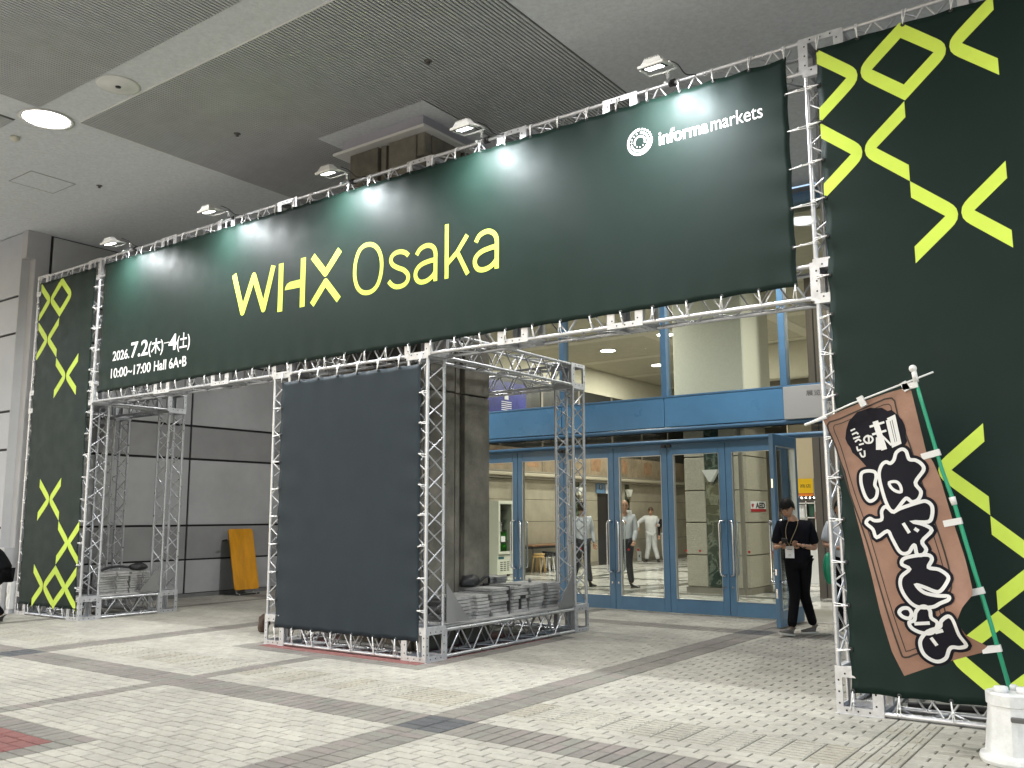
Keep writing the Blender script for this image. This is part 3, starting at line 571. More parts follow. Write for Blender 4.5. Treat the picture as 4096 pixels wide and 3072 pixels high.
specs=[(-3.86,0,'blue glass door beside the concrete column, its left part hidden by the column'),
(-1.93,1,'blue glass door seen behind the left rear post of the middle tower'),
(-1.93,0,'blue glass door seen through the rear post of the middle scaffold tower'),
(0,1,'blue glass door with the bald man right behind its edge'),
(0,0,'blue glass door in front of the stone column with green marble stripe'),
(1.93,1,'closed blue glass door showing the defibrillator sign behind it')]
for (hx,mir,lab) in specs:
    if leaf0 is None: d=make_leaf(LW,lab); leaf0=d
    else: d=copy_tree(leaf0); d['label']=lab
    d.location=(hx,Y,0)
    if mir: d.scale=(-1,1,1)
d=copy_tree(leaf0); d['label']='blue glass door standing open outwards beside the man looking at his phone'; d.location=(2.03,Y-.02,0); d.rotation_euler=(0,0,math.radians(-90)); d['group']='blue framed glass doors'
m=MB()
lp=thing('door_bolt','steel flush bolt keeper on the edge of the open blue door','door bolt',(2.03,Y-.99,.0))
m.box(-.012,.012,-.004,.0,.40,.52).box(-.012,.012,-.004,0,.70,.78).box(-.01,.01,-.004,0,1.86,1.98); m.obj('keeper',CHROME,lp)
for i,x in enumerate((3.86,5.79)): fp('door_post',BLUE,x-.05,x+.05,-.03,.05,0,2.60)
fp('side_pane',GLASS,3.92,5.74,.0,.008,0,2.6); fp('side_pane',GLASS,5.85,9.7,.0,.008,0,2.6)

# ================= LOBBY =================
LX=-7.95; LH=6.03
lf=MB(); lf.box(-8.2,14,5.8,34,-.3,0.0); lfo=lf.obj('lobby_floor',WMARB); tag(lfo,kind='structure')
def strip(m_,x0,x1,y0,y1): return box('floor_strip',m_,lfo,x0,x1,y0,y1,.0,.004)
strip(MATG,-8.0,14,5.8,7.55)
for y0 in (8.9,12.1,15.3,18.5): strip(DMARB,-7.9,14,y0,y0+.3)
for x0 in (-5.6,-2.6,.9,4.0):
    for (a,b) in ((7.56,8.89),(9.21,12.09),(12.41,15.29),(15.61,18.49),(18.81,30)): strip(DMARB,x0,x0+.3,a,b)
for k in range(5):
    a=-7.2+k*3.1
    m=MB(); m.raw([(a,9.4,.0045),(a+.35,9.4,.0045),(a+2.4,12.0,.0045),(a+2.05,12.0,.0045)],[(0,1,2,3)]); m.obj('floor_strip',DMARB,lfo)
lw=box('lobby_side_wall',JOINT,None,LX-.4,LX-.03,5.95,30,0,6.3); tag(lw,kind='structure')
ys=[5.97,9.45,9.75,12.55,12.85,15.65,15.95]
segs=[(5.97,9.4),(9.72,12.5),(12.82,15.6),(15.92,16.95),(17.85,18.7),(19.02,21.9),(22.2,25),(25.3,29.9)]
for (z0,z1) in ((.12,.725),(.735,1.34),(1.35,1.94),(1.95,2.49)):
    for (a,b) in segs: box('wall_panel',LWALL,lw,LX-.03,LX,a,b,z0,z1,b=.005)
for (a,b) in segs: box('skirting',TRIMG,lw,LX-.03,LX+.012,a,b,0,.115)
for (a,b) in ((9.41,9.71),(12.51,12.81),(15.61,15.91),(18.71,19.01),(21.91,22.19)): box('marble_strip',GMARB,lw,LX-.03,LX-.004,a,b,0,2.49)
box('ledge',TRIMG,lw,LX-.03,LX+.14,5.97,30,2.50,2.56,b=.01); box('ledge',mat('ledge_pale',(.42,.38,.30),.5),lw,LX-.03,LX+.20,5.97,30,2.565,2.66,b=.02)
box('ledge',TRIMG,lw,LX-.03,LX+.10,5.97,30,2.665,2.72,b=.01)
for i in range(9):
    a=5.97+i*2.66; box('frieze_panel',BROWNB,lw,LX-.03,LX,a,a+2.64,2.725,3.35,b=.005)
PEACH=mat('faded_orange',(.29,.165,.09),.8,0,.3,4)
for i in range(14):
    a=6.4+i*1.7; m=MB(); pts=[(a,2.86),(a+.55,2.84),(a+.62,3.2),(a+.35,3.3),(a+.05,3.22)]
    m.prism([(p[0],p[1]) for p in pts],LX+.001,LX+.004,ax='x'); m.obj('painted_mark',PEACH,lw)
MESHD=mat('dark_mesh_window',(.03,.03,.028),.4,0,.2,40)
for i in range(9):
    a=5.97+i*2.0; box('upper_window',MESHD,lw,LX-.029,LX-.02,a+.05,a+1.95,3.36,5.25); box('upper_mullion',TRIMG,lw,LX-.03,LX,a-.05,a+.05,3.36,5.25)
box('bulkhead',LBEAM,lw,LX-.03,LX+.02,5.97,30,5.26,6.02)
box('recess',BLACK,lw,LX-.03,LX-.02,16.95,17.85,0,2.49)
pst=thing('blue_poster','deep blue poster with a white coiled drawing high on the lobby side wall','poster',(LX+.01,12.3,4.55))
m=MB(); m.box(-.008,.004,-1.0,.85,-.9,.55); m.obj('sheet',mat('poster_blue',(.02,.028,.22),.4,0,.3,3),pst)
m=MB()
for k in range(12): m.box(.0045,.006,-.30,.16,-.62+k*.055,-.60+k*.055)
m.box(.0045,.006,-.16,.02,.06,.24); m.obj('drawing',PAPER,pst)
lc=box('lobby_ceiling',LCEIL,None,-8.2,14,5.95,30,LH,LH+.2); tag(lc,kind='structure')
for y0 in (9.6,12.6,15.6,18.7,22): box('ceiling_band',LBEAM,lc,LX+.03,13,y0,y0+.35,LH-.012,LH-.001)
for x0 in (-4.15,-.9,2.6): 
    for (a,b) in ((6,9.59),(9.96,12.59),(12.96,15.59),(15.96,18.69)): box('ceiling_band',LBEAM,lc,x0,x0+.35,a,b,LH-.012,LH-.001)
be=box('lobby_end_wall',LWALL,None,-7.9,14,29.6,30,0,LH); tag(be,kind='structure')
br=box('lobby_right_wall',LWALL,None,9,9.4,5.95,29.5,0,LH); tag(br,kind='structure')
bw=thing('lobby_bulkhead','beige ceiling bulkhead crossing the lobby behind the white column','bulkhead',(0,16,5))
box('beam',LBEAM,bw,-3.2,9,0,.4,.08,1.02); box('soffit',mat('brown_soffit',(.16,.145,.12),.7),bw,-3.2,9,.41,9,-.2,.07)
DLG=mat('lobby_lamp_glow',(.9,.9,.9),.5,emit=(1,.97,.88),es=9)
dsp=[(-5.92,14.24,'lobby downlight nearest the left bulkhead, in the left upper window'),(-3.64,13.17,'lobby downlight crossed by the blue mullion'),(-5.93,17.3,'lobby downlight just left of the blue mullion, lower down'),(-3.3,8.2,'lobby downlight hidden close behind the header'),(2.6,9.0,'lobby downlight on the right near the doors'),(5.5,13.5,'lobby downlight at the far right of the lobby')]
for i,(x,y,l) in enumerate(dsp):
    t_=thing('lobby_downlight',l,'ceiling light',(x,y,LH),group='round lamps in the lobby ceiling')
    m=MB(); m.lathe([(.23,-.0005),(.24,-.012),(.20,-.014)],(0,0,0),24); m.obj('trim_ring',TRIMW,t_)
    m=MB(); m.lathe([(.198,-.018),(.198,-.0141)],(0,0,0),24,0,False); m.obj('lens',DLG,t_)
    area('lobby_lamp',(0,0,-.04),78,.38,parent=t_,col_=(1,.96,.84))
# stone clad column
sc=thing('stone_column','stone clad lobby column with a green marble stripe and plain plaster above','column',(-.8,9.9,0))
L=sub(sc.location)
x0,x1,y0,y1=-1.42,-.19,9.32,10.55
def sp_(name,m_,*a,b=0): o=box(name,m_,sc,*a,b=b); o.location=L; return o
sp_('core',TRIMG,x0+.05,x1-.05,y0+.05,y1-.05,0,3.3)
for (z0,z1) in ((.13,.725),(.745,1.345),(1.365,1.965),(1.985,2.62),(2.64,3.25)):
    sp_('stone_block',STONE,x0,x0+.43,y0,y0+.3,z0,z1,b=.012)
    m=MB(); m.prism([(x0+.745,y0),(x1-.18,y0),(x1,y0+.15),(x1,y1),(x0+.745,y1)],z0,z1,ax='z'); o=m.obj('stone_block',STONE,sc); o.location=L
for k in range(8): sp_('marble_tile',GMARB,x0+.435,x0+.74,y0+.012,y0+.1,.13+k*.39,.515+k*.39,b=.002)
m=MB(); m.prism([(x0-.02,y0-.02),(x1-.17,y0-.02),(x1+.02,y0+.14),(x1+.02,y1),(x0-.02,y1)],.0,.12,ax='z'); o=m.obj('plinth',TRIMG,sc); o.location=L
sp_('plaster_shaft',PLAST,x0-.12,x1+.12,y0-.1,y1+.1,3.26,LH,b=.02)
def sconce(loc, label, rz=0):
    t_=thing('wall_sconce',label,'wall lamp',loc,rz,group='white cone wall lamps')
    m=MB(); m.prism([(-.165,.13),(.165,.13),(.03,-.10),(-.03,-.10)],-.12,-.005); m.obj('shade',mat('sconce_white',(.7,.7,.66),.4) if 'sconce_white' not in bpy.data.materials else bpy.data.materials['sconce_white'],t_)
    m=MB(); m.prism([(-.032,-.101),(.032,-.101),(0,-.17)],-.07,-.005); m.obj('tip',TRIMG,t_)
sconce((-.83,9.32,2.24),'white cone wall lamp on the green marble stripe of the stone column')
for (yy,l) in ((12.66,'white cone wall lamp half hidden by the first blue door stile'),(15.76,'white cone wall lamp behind the rear tower post'),(18.86,'white cone wall lamp above the bald man')): sconce((LX,yy,2.2),l,PI/2)
aed=thing('defibrillator_sign','white AED sign with red heart on the side of the stone column','sign',(x1,9.98,1.66),PI/2)
box('board',PAPER,aed,-.40,.40,-.012,-.004,-.10,.10); text_obj('lettering','AED',.15,BLKP,aed,(-.15,-.0135,-.03),bold=.006,width=.5)
m=MB(); hp=[(-.30+.055*math.sin(t_)**3*1.1, .02+.05*(13*math.cos(t_)-5*math.cos(2*t_)-2*math.cos(3*t_)-math.cos(4*t_))/16) for t_ in [2*PI*i/24 for i in range(24)]]
m.prism(hp,-.0145,-.013); m.obj('heart',RED,aed); box('stripe',RED,aed,-.40,.40,-.0135,-.0125,-.10,-.045)
bs=thing('toilet_sign','blue square restroom sign projecting by the dark lobby doorway','sign',(LX+.02,17.1,2.33),PI/2)
box('plate',mat('sign_blue',(.10,.20,.34),.5),bs,-.27,.27,-.02,0,-.15,.15); box('symbol',mat('sign_navy',(.02,.05,.10),.5),bs,-.09,.09,-.023,-.0205,-.03,.11)
m=MB(); m.ball((0,-.024,.085),.016,8).prism([(-.02,.06),(.02,.06),(.012,-.01),(-.012,-.01)],-.025,-.0235); m.obj('figure',PAPER,bs)
pp=thing('notice_sheet','white notice sheet beside the blue restroom sign','notice',(LX+.01,17.75,2.33),PI/2); box('sheet',PAPER,pp,-.30,.24,-.006,0,-.15,.15)
pp=thing('notice_sheet','printed white notice behind the bald man’s shoulder','notice',(LX+.01,18.86,1.5),PI/2); box('sheet',PAPER,pp,-.2,.22,-.01,0,-.17,.17)
m=MB(); [m.box(-.13,.15,-.0115,-.0105,.10-k*.035,.115-k*.035) for k in range(7)]; m.obj('print',GREYP,pp)
pp=thing('notice_sheet','white notice sheet beside the first blue door stile','notice',(LX+.03,12.75,1.75),PI/2); box('sheet',PAPER,pp,-.15,.15,-.006,0,-.22,.22); box('logo',BLKP,pp,-.02,.12,-.008,-.0065,.0,.16)
fl=thing('hand_sticker','white arrow notice stuck low inside the glass door','sticker',(-.55,Y+.012,.86)); box('sheet',PAPER,fl,-.035,.035,0,.003,-.075,.075)
m=MB(); m.raw([(-.015,-.001,0),(.018,-.001,.03),(.008,-.001,0),(.018,-.001,-.03)],[(0,1,2,3)]); m.obj('arrow',BLKP,fl)
for i,(x,l) in enumerate(((-1.62,'red safety dot on the glass left of the door handles'),(-.73,'red safety dot right of the bald man'),(-.56,'red safety dot above the arrow notice'),(.27,'left red safety dot in front of the stone column'),(.50,'red safety dot in front of the green marble stripe'),(1.28,'left red safety dot on the rightmost closed door'),(1.62,'right red safety dot on the rightmost closed door'))):
    m=MB(); m.lathe([(.019,0),(.019,.002)],(0,0,0),14,0,False,T=Matrix.Rotation(PI/2,4,'X')); o=m.obj('safety_dot',RED,None,(x,Y-.006,.96)); tag(o,l,'sticker','red dots on the glass doors')

# shop corner seen through the open door
sh=thing('kiosk_wall','beige kiosk back wall with shelves seen through the open door','kiosk',(-.1,13.3,0))
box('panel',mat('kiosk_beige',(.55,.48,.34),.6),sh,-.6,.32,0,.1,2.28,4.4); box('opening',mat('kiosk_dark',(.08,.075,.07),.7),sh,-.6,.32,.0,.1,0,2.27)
box('counter',PAPER,sh,-.6,.30,-.45,0,0,.9,b=.01)
for z in (1.10,1.42,1.74): box('shelf',TRIMW,sh,-.55,.28,-.3,-.01,z,z+.025)
for x in (-.55,-.15,.05,.27): box('upright',TRIMW,sh,x,x+.02,-.3,-.28,.9,1.80)
box('display',PAPER,sh,-.5,-.2,-.2,-.02,1.14,1.72); box('fridge_panel',mat('dull_green',(.05,.13,.09),.4),sh,-.1,.24,-.2,-.02,1.46,1.73)
box('menu_card',RED,sh,.07,.22,-.33,-.31,1.40,1.56)
ys_=thing('kiosk_sign','bright yellow kiosk sign with an orange lower edge','sign',(-.235,13.05,2.1))
box('face',mat('sign_yellow',(.80,.50,.005),.5),ys_,-.17,.17,-.02,.02,-.12,.2); box('edge',mat('sign_orange',(.60,.17,.02),.5),ys_,-.17,.17,-.02,.02,-.19,-.121)
text_obj('lettering','商店',.09,BLKP,ys_,(-.12,-.0215,.0),width=.24)
gs=thing('kiosk_side_sign','grey kiosk sign panel right of the yellow sign','sign',(.05,13.05,2.1)); box('face',mat('sign_midgrey',(.28,.28,.29),.5),gs,-.11,.11,-.02,.02,-.2,.2); box('label_plate',PAPER,gs,.02,.10,-.023,-.0205,-.15,.15)
lp2=thing('lamp_rail','row of small white lamps under the kiosk signs','lamps',(-.25,13.0,1.87)); m=MB(); m.poly([(-.2,0,.02),(.25,0,.02)],.008,6); ra=m.obj('rail',BLACK,lp2)
for k in range(5): m=MB(); m.ball((-.16+.09*k,0,0),.016,8); m.obj('bulb',DLG,lp2)
bc=thing('brown_post','dark brown square post inside the open doorway','post',(1.15,9.6,0)); box('cladding',mat('brown_cladding',(.13,.11,.095),.5),bc,-.1,.36,0,.4,0,LH); box('reveal',BLACK,bc,.03,.05,-.004,.0,0,LH)

# drinks fridge
fr=thing('drinks_fridge','tall white drinks display fridge with green bottles against the lobby wall','fridge',(-7.62,11.33,0),PI/2)
FW=mat('fridge_white',(.66,.68,.60),.35)
box('side',FW,fr,-.32,-.27,-.28,.3,.05,1.88); box('side',FW,fr,.27,.32,-.28,.3,.05,1.88); box('head',FW,fr,-.27,.27,-.28,.3,1.80,1.88); box('back',FW,fr,-.27,.27,.26,.3,.05,1.8); box('base',FW,fr,-.27,.27,-.28,.26,.05,.52)
for x in (-.32,.25): box('door_stile',FW,fr,x,x+.07,-.32,-.285,.55,1.88)
box('door_rail',FW,fr,-.25,.25,-.32,-.285,.55,.62); box('door_rail',FW,fr,-.25,.25,-.32,-.285,1.80,1.88); box('door_glass',GLASS,fr,-.25,.25,-.305,-.300,.62,1.80)
for z in (.60,.88,1.16,1.42,1.64): box('shelf',CHROME,fr,-.26,.26,-.2,.24,z-.01,z)
for k in range(3):
    for j in range(5): box('vent_slot',GREYP,fr,-.2+.14*k,-.1+.14*k,-.284,-.2805,.14+.05*j,.165+.05*j)
box('badge',mat('badge_teal',(.02,.12,.14),.4),fr,-.28,-.05,-.284,-.2805,.43,.49); box('notice',PAPER,fr,-.22,-.05,-.324,-.3215,.86,1.0)
m=MB(); m.lathe([(.02,0),(.02,.01)],(0,0,0),8)
for x in (-.25,.25):
  for y in (-.2,.2): box('foot',BLACK,fr,x-.03,x+.03,y-.03,y+.03,0,.05)
m=MB(); m.poly([(-.27,-.322,1.35),(-.27,-.36,1.34),(-.27,-.36,1.12),(-.27,-.322,1.11)],.01,6); m.obj('handle',CHROME,fr)
BG=mat('green_bottle',(.03,.22,.02),.15); BD=mat('dark_bottle',(.05,.05,.05),.2); 
btm=MB(); btm.lathe([(.032,0),(.033,.15),(.03,.17),(.012,.20),(.012,.225)],(0,0,0),10); bme=btm.mesh('bottle',BG); bmd=btm.mesh('dark_bottle',BD)
n_=0
ordn=['first','second','third','fourth','fifth','sixth']
for zi,(z,me_,cl,rowname) in enumerate(((.60,bme,'green','bottom'),(.88,bme,'green','second lowest'),(1.16,bmd,'dark','middle'))):
    for k in range(6 if zi<2 else 4):
        o=link('bottle' ,me_,None,None); a=-.2+.075*k
        # fridge faces +x (rotated 90 deg)
        o.location=(-7.62+.16, 11.33+a, z); tag(o,f'{cl} bottle, {ordn[k]} from the left on the {rowname} fridge shelf','bottle','bottles in the drinks fridge')
# table and stools by the lobby wall
tb=thing('long_table','long brown topped folding table along the lobby side wall','table',(-7.6,13.9,0))
box('top',mat('table_brown',(.20,.10,.045),.45,0,.2,6),tb,-.3,.3,-1.4,1.6,.70,.735,b=.006); box('under_rail',BLACK,tb,-.25,.25,-1.3,1.5,.64,.699)
for yy in (-1.25,1.45):
    m=MB(); m.poly([(-.24,yy,.02),(-.2,yy,.64),(.2,yy,.64),(.24,yy,.02)],.014,6); m.obj('leg',BLACK,tb)
WOODS=mat('stool_wood',(.55,.36,.14),.5)
def stool(x,y,z,m_,label,leg=None):
    s=thing('stool',label,'stool',(x,y,z),random.uniform(-.2,.2),group='stacked stools by the long table')
    mm=MB(); mm.lathe([(.15,.42),(.158,.43),(.158,.455),(.15,.462)],(0,0,0),20); mm.obj('seat',m_,s)
    for k in range(4):
        a=PI/4+k*PI/2; c,sn=math.cos(a),math.sin(a); mm=MB(); mm.poly([(c*.10,sn*.10,.419),(c*.13,sn*.13,.40),(c*.19,sn*.19,0)],.013,6); mm.obj('leg',leg or m_,s)
    return s
stool(-7.3,12.75,0,WOODS,'light wooden stool beside the black stools')
stool(-7.3,12.78,.055,WOODS,'upper light wooden stool of the wooden pair')
for k,l in enumerate(('bottom','middle','top')): stool(-7.3,13.2,.05*k,BLACK,f'{l} black stool of the stack nearest the wooden stools',CHROME)
for k,l in enumerate(('bottom','top')): stool(-7.3,13.75,.05*k,BLACK,f'{l} black stool of the far stack under the table',CHROME)

# ================= TRUSS GATE =================
gate=thing('truss_gate','aluminium box truss entrance gate with three towers and a long header','truss gate',(0,0,0))
s=.32; XL=-6.775; XO=-8.71; MW=-2.57; XR=4.18; H1=3.23; H2=5.19; DM=3.26; DL=1.64; XE=6.9
def block_mesh():
    m=MB(); h=s/2; g=h-.052; t=.012
    P=lambda a,b,c,ax: ((c,a,b) if ax==0 else ((a,c,b) if ax==1 else (a,b,c)))
    for ax in range(3):
        for sg in (-1,1):
            for (c,ins) in ((h*sg,0),((h-t)*sg,.012)):
                o_=[(-h+ins,-h+ins),(h-ins,-h+ins),(h-ins,h-ins),(-h+ins,h-ins)]; i_=[(-g,-g),(g,-g),(g,g),(-g,g)]
                vs=[P(a,b,c,ax) for a,b in o_]+[P(a,b,c,ax) for a,b in i_]
                m.raw(vs,[(k,(k+1)%4,4+(k+1)%4,4+k) for k in range(4)])
            vs=[P(a,b,h*sg,ax) for a,b in ((-g,-g),(g,-g),(g,g),(-g,g))]+[P(a,b,(h-t)*sg,ax) for a,b in ((-g,-g),(g,-g),(g,g),(-g,g))]
            m.raw(vs,[(k,(k+1)%4,4+(k+1)%4,4+k) for k in range(4)])
    return m.mesh('corner_block',ALUP)
def holes_mesh():
    m=MB(); h=s/2+.0008; q=h-.026; r=.0085
    for ax in range(3):
        for sg in (-1,1):
            for (a,b) in [(u,v) for u in (-q,q) for v in (-.085,0,.085)]+[(v,u) for u in (-q,q) for v in (-.085,0,.085)]:
                pts=[]
                for k in range(6):
                    x_,y_=a+r*math.cos(k*PI/3),b+r*math.sin(k*PI/3); pts.append((h*sg,x_,y_) if ax==0 else ((x_,h*sg,y_) if ax==1 else (x_,y_,h*sg)))
                m.face(pts)
    return m.mesh('bolt_holes',DARKM)
BLK=block_mesh(); HOL=holes_mesh()
def block(x,y,z):
    o=link('corner_block',BLK,gate,(x+s/2,y+s/2,z+s/2)); h_=link('bolt_holes',HOL,o); tag(h_,kind='stuff')
def frame_mesh():
    m=MB(); h=s/2; g=h-.05; t=.028
    for a in ((-h,h,-h,-g),(-h,h,g,h),(-h,-g,-g,g),(g,h,-g,g)): m.box(0,t,*a)
    return m.mesh('end_frame',ALUP)
FRM=frame_mesh()
ROT={0:Matrix.Identity(4),1:Matrix(((0,-1,0,0),(1,0,0,0),(0,0,1,0),(0,0,0,1))),2:Matrix(((0,0,-1,0),(0,1,0,0),(1,0,0,0),(0,0,0,1)))}
_sec={}
def section_meshes(L):
    L=round(L,3)
    if L in _sec: return _sec[L]
    R=.0215; q=s/2-R-.002; m=MB(); m.poly([(.028,0,0),(L-.028,0,0)],R-.001,12,caps=False); ch=m.mesh('chord',ALU)
    n=max(2,int(round((L-.12)/.2))); 
    if n%2: n+=1
    m=MB(); pts=[]; st=(L-.14)/n
    for i in range(n+1):
        x=.07+i*st; e=.012
        y=(-q+R*.6) if i%2==0 else (q-R*.6)
        if i>0: pts.append((x-e,y,0))
        if i<n: pts.append((x+e,y,0))
    m.poly(pts,.0095,8); la=m.mesh('lacing',ALU)
    _sec[L]=(ch,la,q); return _sec[L]
def section(ax,a,b,lo1,lo2):
    """box truss section along axis ax from a to b; lo1, lo2 low corners on the two other axes (in x,y,z order)"""
    L=b-a; ch,la,q=section_meshes(L)
    c1,c2=lo1+s/2,lo2+s/2
    base=(a,c1,c2) if ax==0 else ((c1,a,c2) if ax==1 else (c1,c2,a))
    T=Matrix.Translation(base)@ROT[ax]
    def add(n_,me,M_): o=link(n_,me,gate); o.matrix_local=T@M_; return o
    for u in (-q,q):
        for v in (-q,q): add('chord',ch,Matrix.Translation((0,u,v)))
    for k,(u,ang) in enumerate(((q,0),(-q,0),(q,90),(-q,90))):
        M_=Matrix.Rotation(math.radians(ang),4,'X')@Matrix.Translation((0,0,u))
        if k%2: M_=M_@Matrix.Translation((L,0,0))@Matrix.Scale(-1,4,(1,0,0)) if False else M_@Matrix.Scale(-1,4,(0,1,0))
        add('lacing',la,M_)
    add('end_frame',FRM,Matrix.Identity(4)); add('end_frame',FRM,Matrix.Translation((L-.028,0,0)))
XB=[XO,XL-s,-5.13,-3.81,MW,-s,.97,2.26,XR,5.42]
# header top and bottom chains with left and right wings
for z in (H2,H1):
    for i,x in enumerate(XB):
        if z==H1 and (x<XL-s-.01 or x>XR+.01): continue
        block(x,0,z)
    for a,b in zip(XB[:-1],XB[1:]):
        if z==H1 and (a<XL-s-.01 or a>XR-.01): continue
        section(0,a+s,b,0,z)
section(0,5.42+s,XE,0,H2)
# towers (x,y,top)
def tower(x,y,top,mid=True,cap=True):
    block(x,y,0)
    if top>H1+.5:
        section(2,s,H1,x,y); 
        if mid:
            if not(abs(x-(XL-s))<.01 or abs(x-MW)<.01 or abs(x+s)<.01 or abs(x-XR)<.01): block(x,y,H1)
        section(2,H1+s,H2,x,y)
    else:
        section(2,s,H1,x,y); 
        if cap: block(x,y,H1)
tower(XO,0,H2); tower(XL-s,0,H2)
section(2,s,H1,MW,0); block(MW,0,0); section(2,s,H1,-s,0); block(-s,0,0)
tower(XR,0,H2)
for x in (XO,XL-s): tower(x,DL-s,H1)
for x in (MW,-s): tower(x,DM-s,H1)
for x in (XR,): tower(x,DL-s,H1)
# base frames and tower tops
section(0,XO+s,XL-s,0,0); section(0,MW+s,-s,0,0); section(0,XR+s,XE,0,0); section(0,XO+s,XL-s,DL-s,0); section(0,MW+s,-s,DM-s,0); section(0,XR+s,XE,DL-s,0)
for x in (XO,XL-s,XR): section(1,s,DL-s,x,0); section(1,s,DL-s,x,H1) if x!=XO else section(1,s,DL-s,x,H1)
for x in (MW,-s): section(1,s,DM-s,x,0); section(1,s,DM-s,x,H1)
section(0,MW+s,-s,DM-s,H1); section(0,XO+s,XL-s,DL-s,H1)
m=MB()
for x in (XL-s,-s,MW,XR): 
    mm=MB(); mm.box(x-.01,x+s+.01,-.012,s+.01,-.004,.0) ; mm.obj('base_plate',ALUP,gate)
# gussets
def gusset(pts,x0,x1): m=MB(); m.prism(pts,x0,x1,ax='x'); m.obj('gusset',GUSS,gate)
for x in (-.012,): 
    gusset([(s+.03,s+.045),(s+.42,s+.045),(s+.03,.79)],x-.008,x)
    gusset([(DM-s-.03,s+.035),(DM-s-.03,.77),(DM-s-.40,s+.035)],x-.008,x)
gusset([(DL-s-.03,s+.035),(DL-s-.03,.72),(DL-s-.36,s+.035)],XL-.02,XL-.012)
gusset([(s+.03,s+.035),(s+.30,s+.035),(s+.03,.72)],XL-.30,XL-.292)

# ================= BANNERS =================
def smooth(t): return max(0,min(1,t))
EYE=MB(); EYE.lathe([(.007,0),(.016,.0),(.018,.004),(.013,.007),(.007,.005)],(0,0,0),12,T=Matrix.Rotation(PI/2,4,'X')); EYM=EYE.mesh('eyelet',RUBBER)
def tie(parent,E,Pt,Q=None):
    """elastic cord loop from eyelet E round the tube at Pt, with a little ball"""
    E=Vector(E);Pt=Vector(Pt); d=(Pt-E); n=Vector((-d.z,0,d.x)).normalized()*.009
    r=.0042; back=Vector((0,.045,0)); dn=d.normalized()
    j=Vector((0,0,random.uniform(-.01,.01))) if abs(d.x)>abs(d.z) else Vector((random.uniform(-.012,.012),0,0))
    f=Vector((0,-.014,0))
    a=E+f; b1=Pt+f+n+j; b2=Pt+f-n+j*2
    pts=[a,a+(b1-a)*.5,b1,b1+dn*.022+Vector((0,.02,0)),Pt+dn*.026+back+j,b2+dn*.022+Vector((0,.02,0)),b2,a+(b2-a)*.5,a]
    m=MB(); m.poly([tuple(p) for p in pts],r,5); bp=a+(b1-a)*random.uniform(.3,.75)+Vector((0,-.004,0)); 
    o=m.obj('tie_cord',CORD,parent)
    m=MB(); m.ball(tuple(bp),.0095,8); m.obj('cord_ball',CORD,o)
PARS={}
def clothy(x,z,x0,x1,z0,z1,ph):
    eb=min(z-z0,z1-z); el=min(x-x0,x1-x)
    return -.008 + .0035*math.sin(x*2.3+ph)*math.sin(z*1.7+ph*2) + .006*math.exp(-eb*7)*math.sin(x*18.7+ph)+ .006*math.exp(-el*7)*math.sin(z*18.7+ph)+.0015*math.sin(x*5.1+z*3.7+ph)
def banner(name,label,x0,x1,z0,z1,ties):
    b=thing(name,label,'banner',(0,0,0),group='green banners tied into the truss gate')
    nx=int((x1-x0)/.055); nz=int((z1-z0)/.055); m=MB(); ph=random.random()*6
    ex=.335
    PARS[b.name]=(x0,x1,z0,z1,ph)
    nex=max(1,round((x1-x0)/ex)); nez=max(1,round((z1-z0)/ex))
    V=[]
    for sd in (0,1):
        for j in range(nz+1):
            for i in range(nx+1):
                u=i/nx; v=j/nz; x=x0+(x1-x0)*u; z=z0+(z1-z0)*v
                sc_x=abs(math.sin(PI*u*nex)); sc_z=abs(math.sin(PI*v*nez)); A=.013
                z+= A*sc_x*((1-v)**18) - A*sc_x*(v**18); x+= A*sc_z*((1-u)**18*1.0) - A*sc_z*(u**18)
                eb=min(v,1-v)*(z1-z0); el=min(u,1-u)*(x1-x0)
                y=clothy(x,z,x0,x1,z0,z1,ph)
                V.append((x,y+(.002 if sd else 0),z))
    n1=(nx+1)*(nz+1); W=nx+1; F=[]
    for j in range(nz):
        for i in range(nx):
            a=j*W+i; F.append((a,a+1,a+W+1,a+W)); F.append((n1+a,n1+a+W,n1+a+W+1,n1+a+1))
    for i in range(nx): F.append((i,n1+i,n1+i+1,i+1)); a=nz*W+i; F.append((a,a+1,n1+a+1,n1+a))
    for j in range(nz): a=j*W; F.append((a,a+W,n1+a+W,n1+a)); a=j*W+nx; F.append((a,n1+a,n1+a+W,a+W))
    m.raw(V,F,0,True); m.obj('cloth',GREENREFL if name=='middle_banner' else GREEN,b)
    # hem lines
    mm=MB(); 
    for (k,xx,zz) in [('b',x0+(x1-x0)*i/nex,z0+.018) for i in range(nex+1)]+[('t',x0+(x1-x0)*i/nex,z1-.018) for i in range(nex+1)]+[('l',x0+.018,z0+(z1-z0)*j/nez) for j in range(1,nez)]+[('r',x1-.018,z0+(z1-z0)*j/nez) for j in range(1,nez)]:
        if k not in ties or xx>6.5: continue
        xx=min(max(xx,x0+.018),x1-.018)
        link('eyelet',EYM,b,(xx,-.010,zz))
        t=ties[k]
        E=(xx,-.012,zz)
        tie(b,E,(xx,0.0,t) if k in 'bt' else (t,0.0,zz+random.uniform(-.015,.015)))
    return b
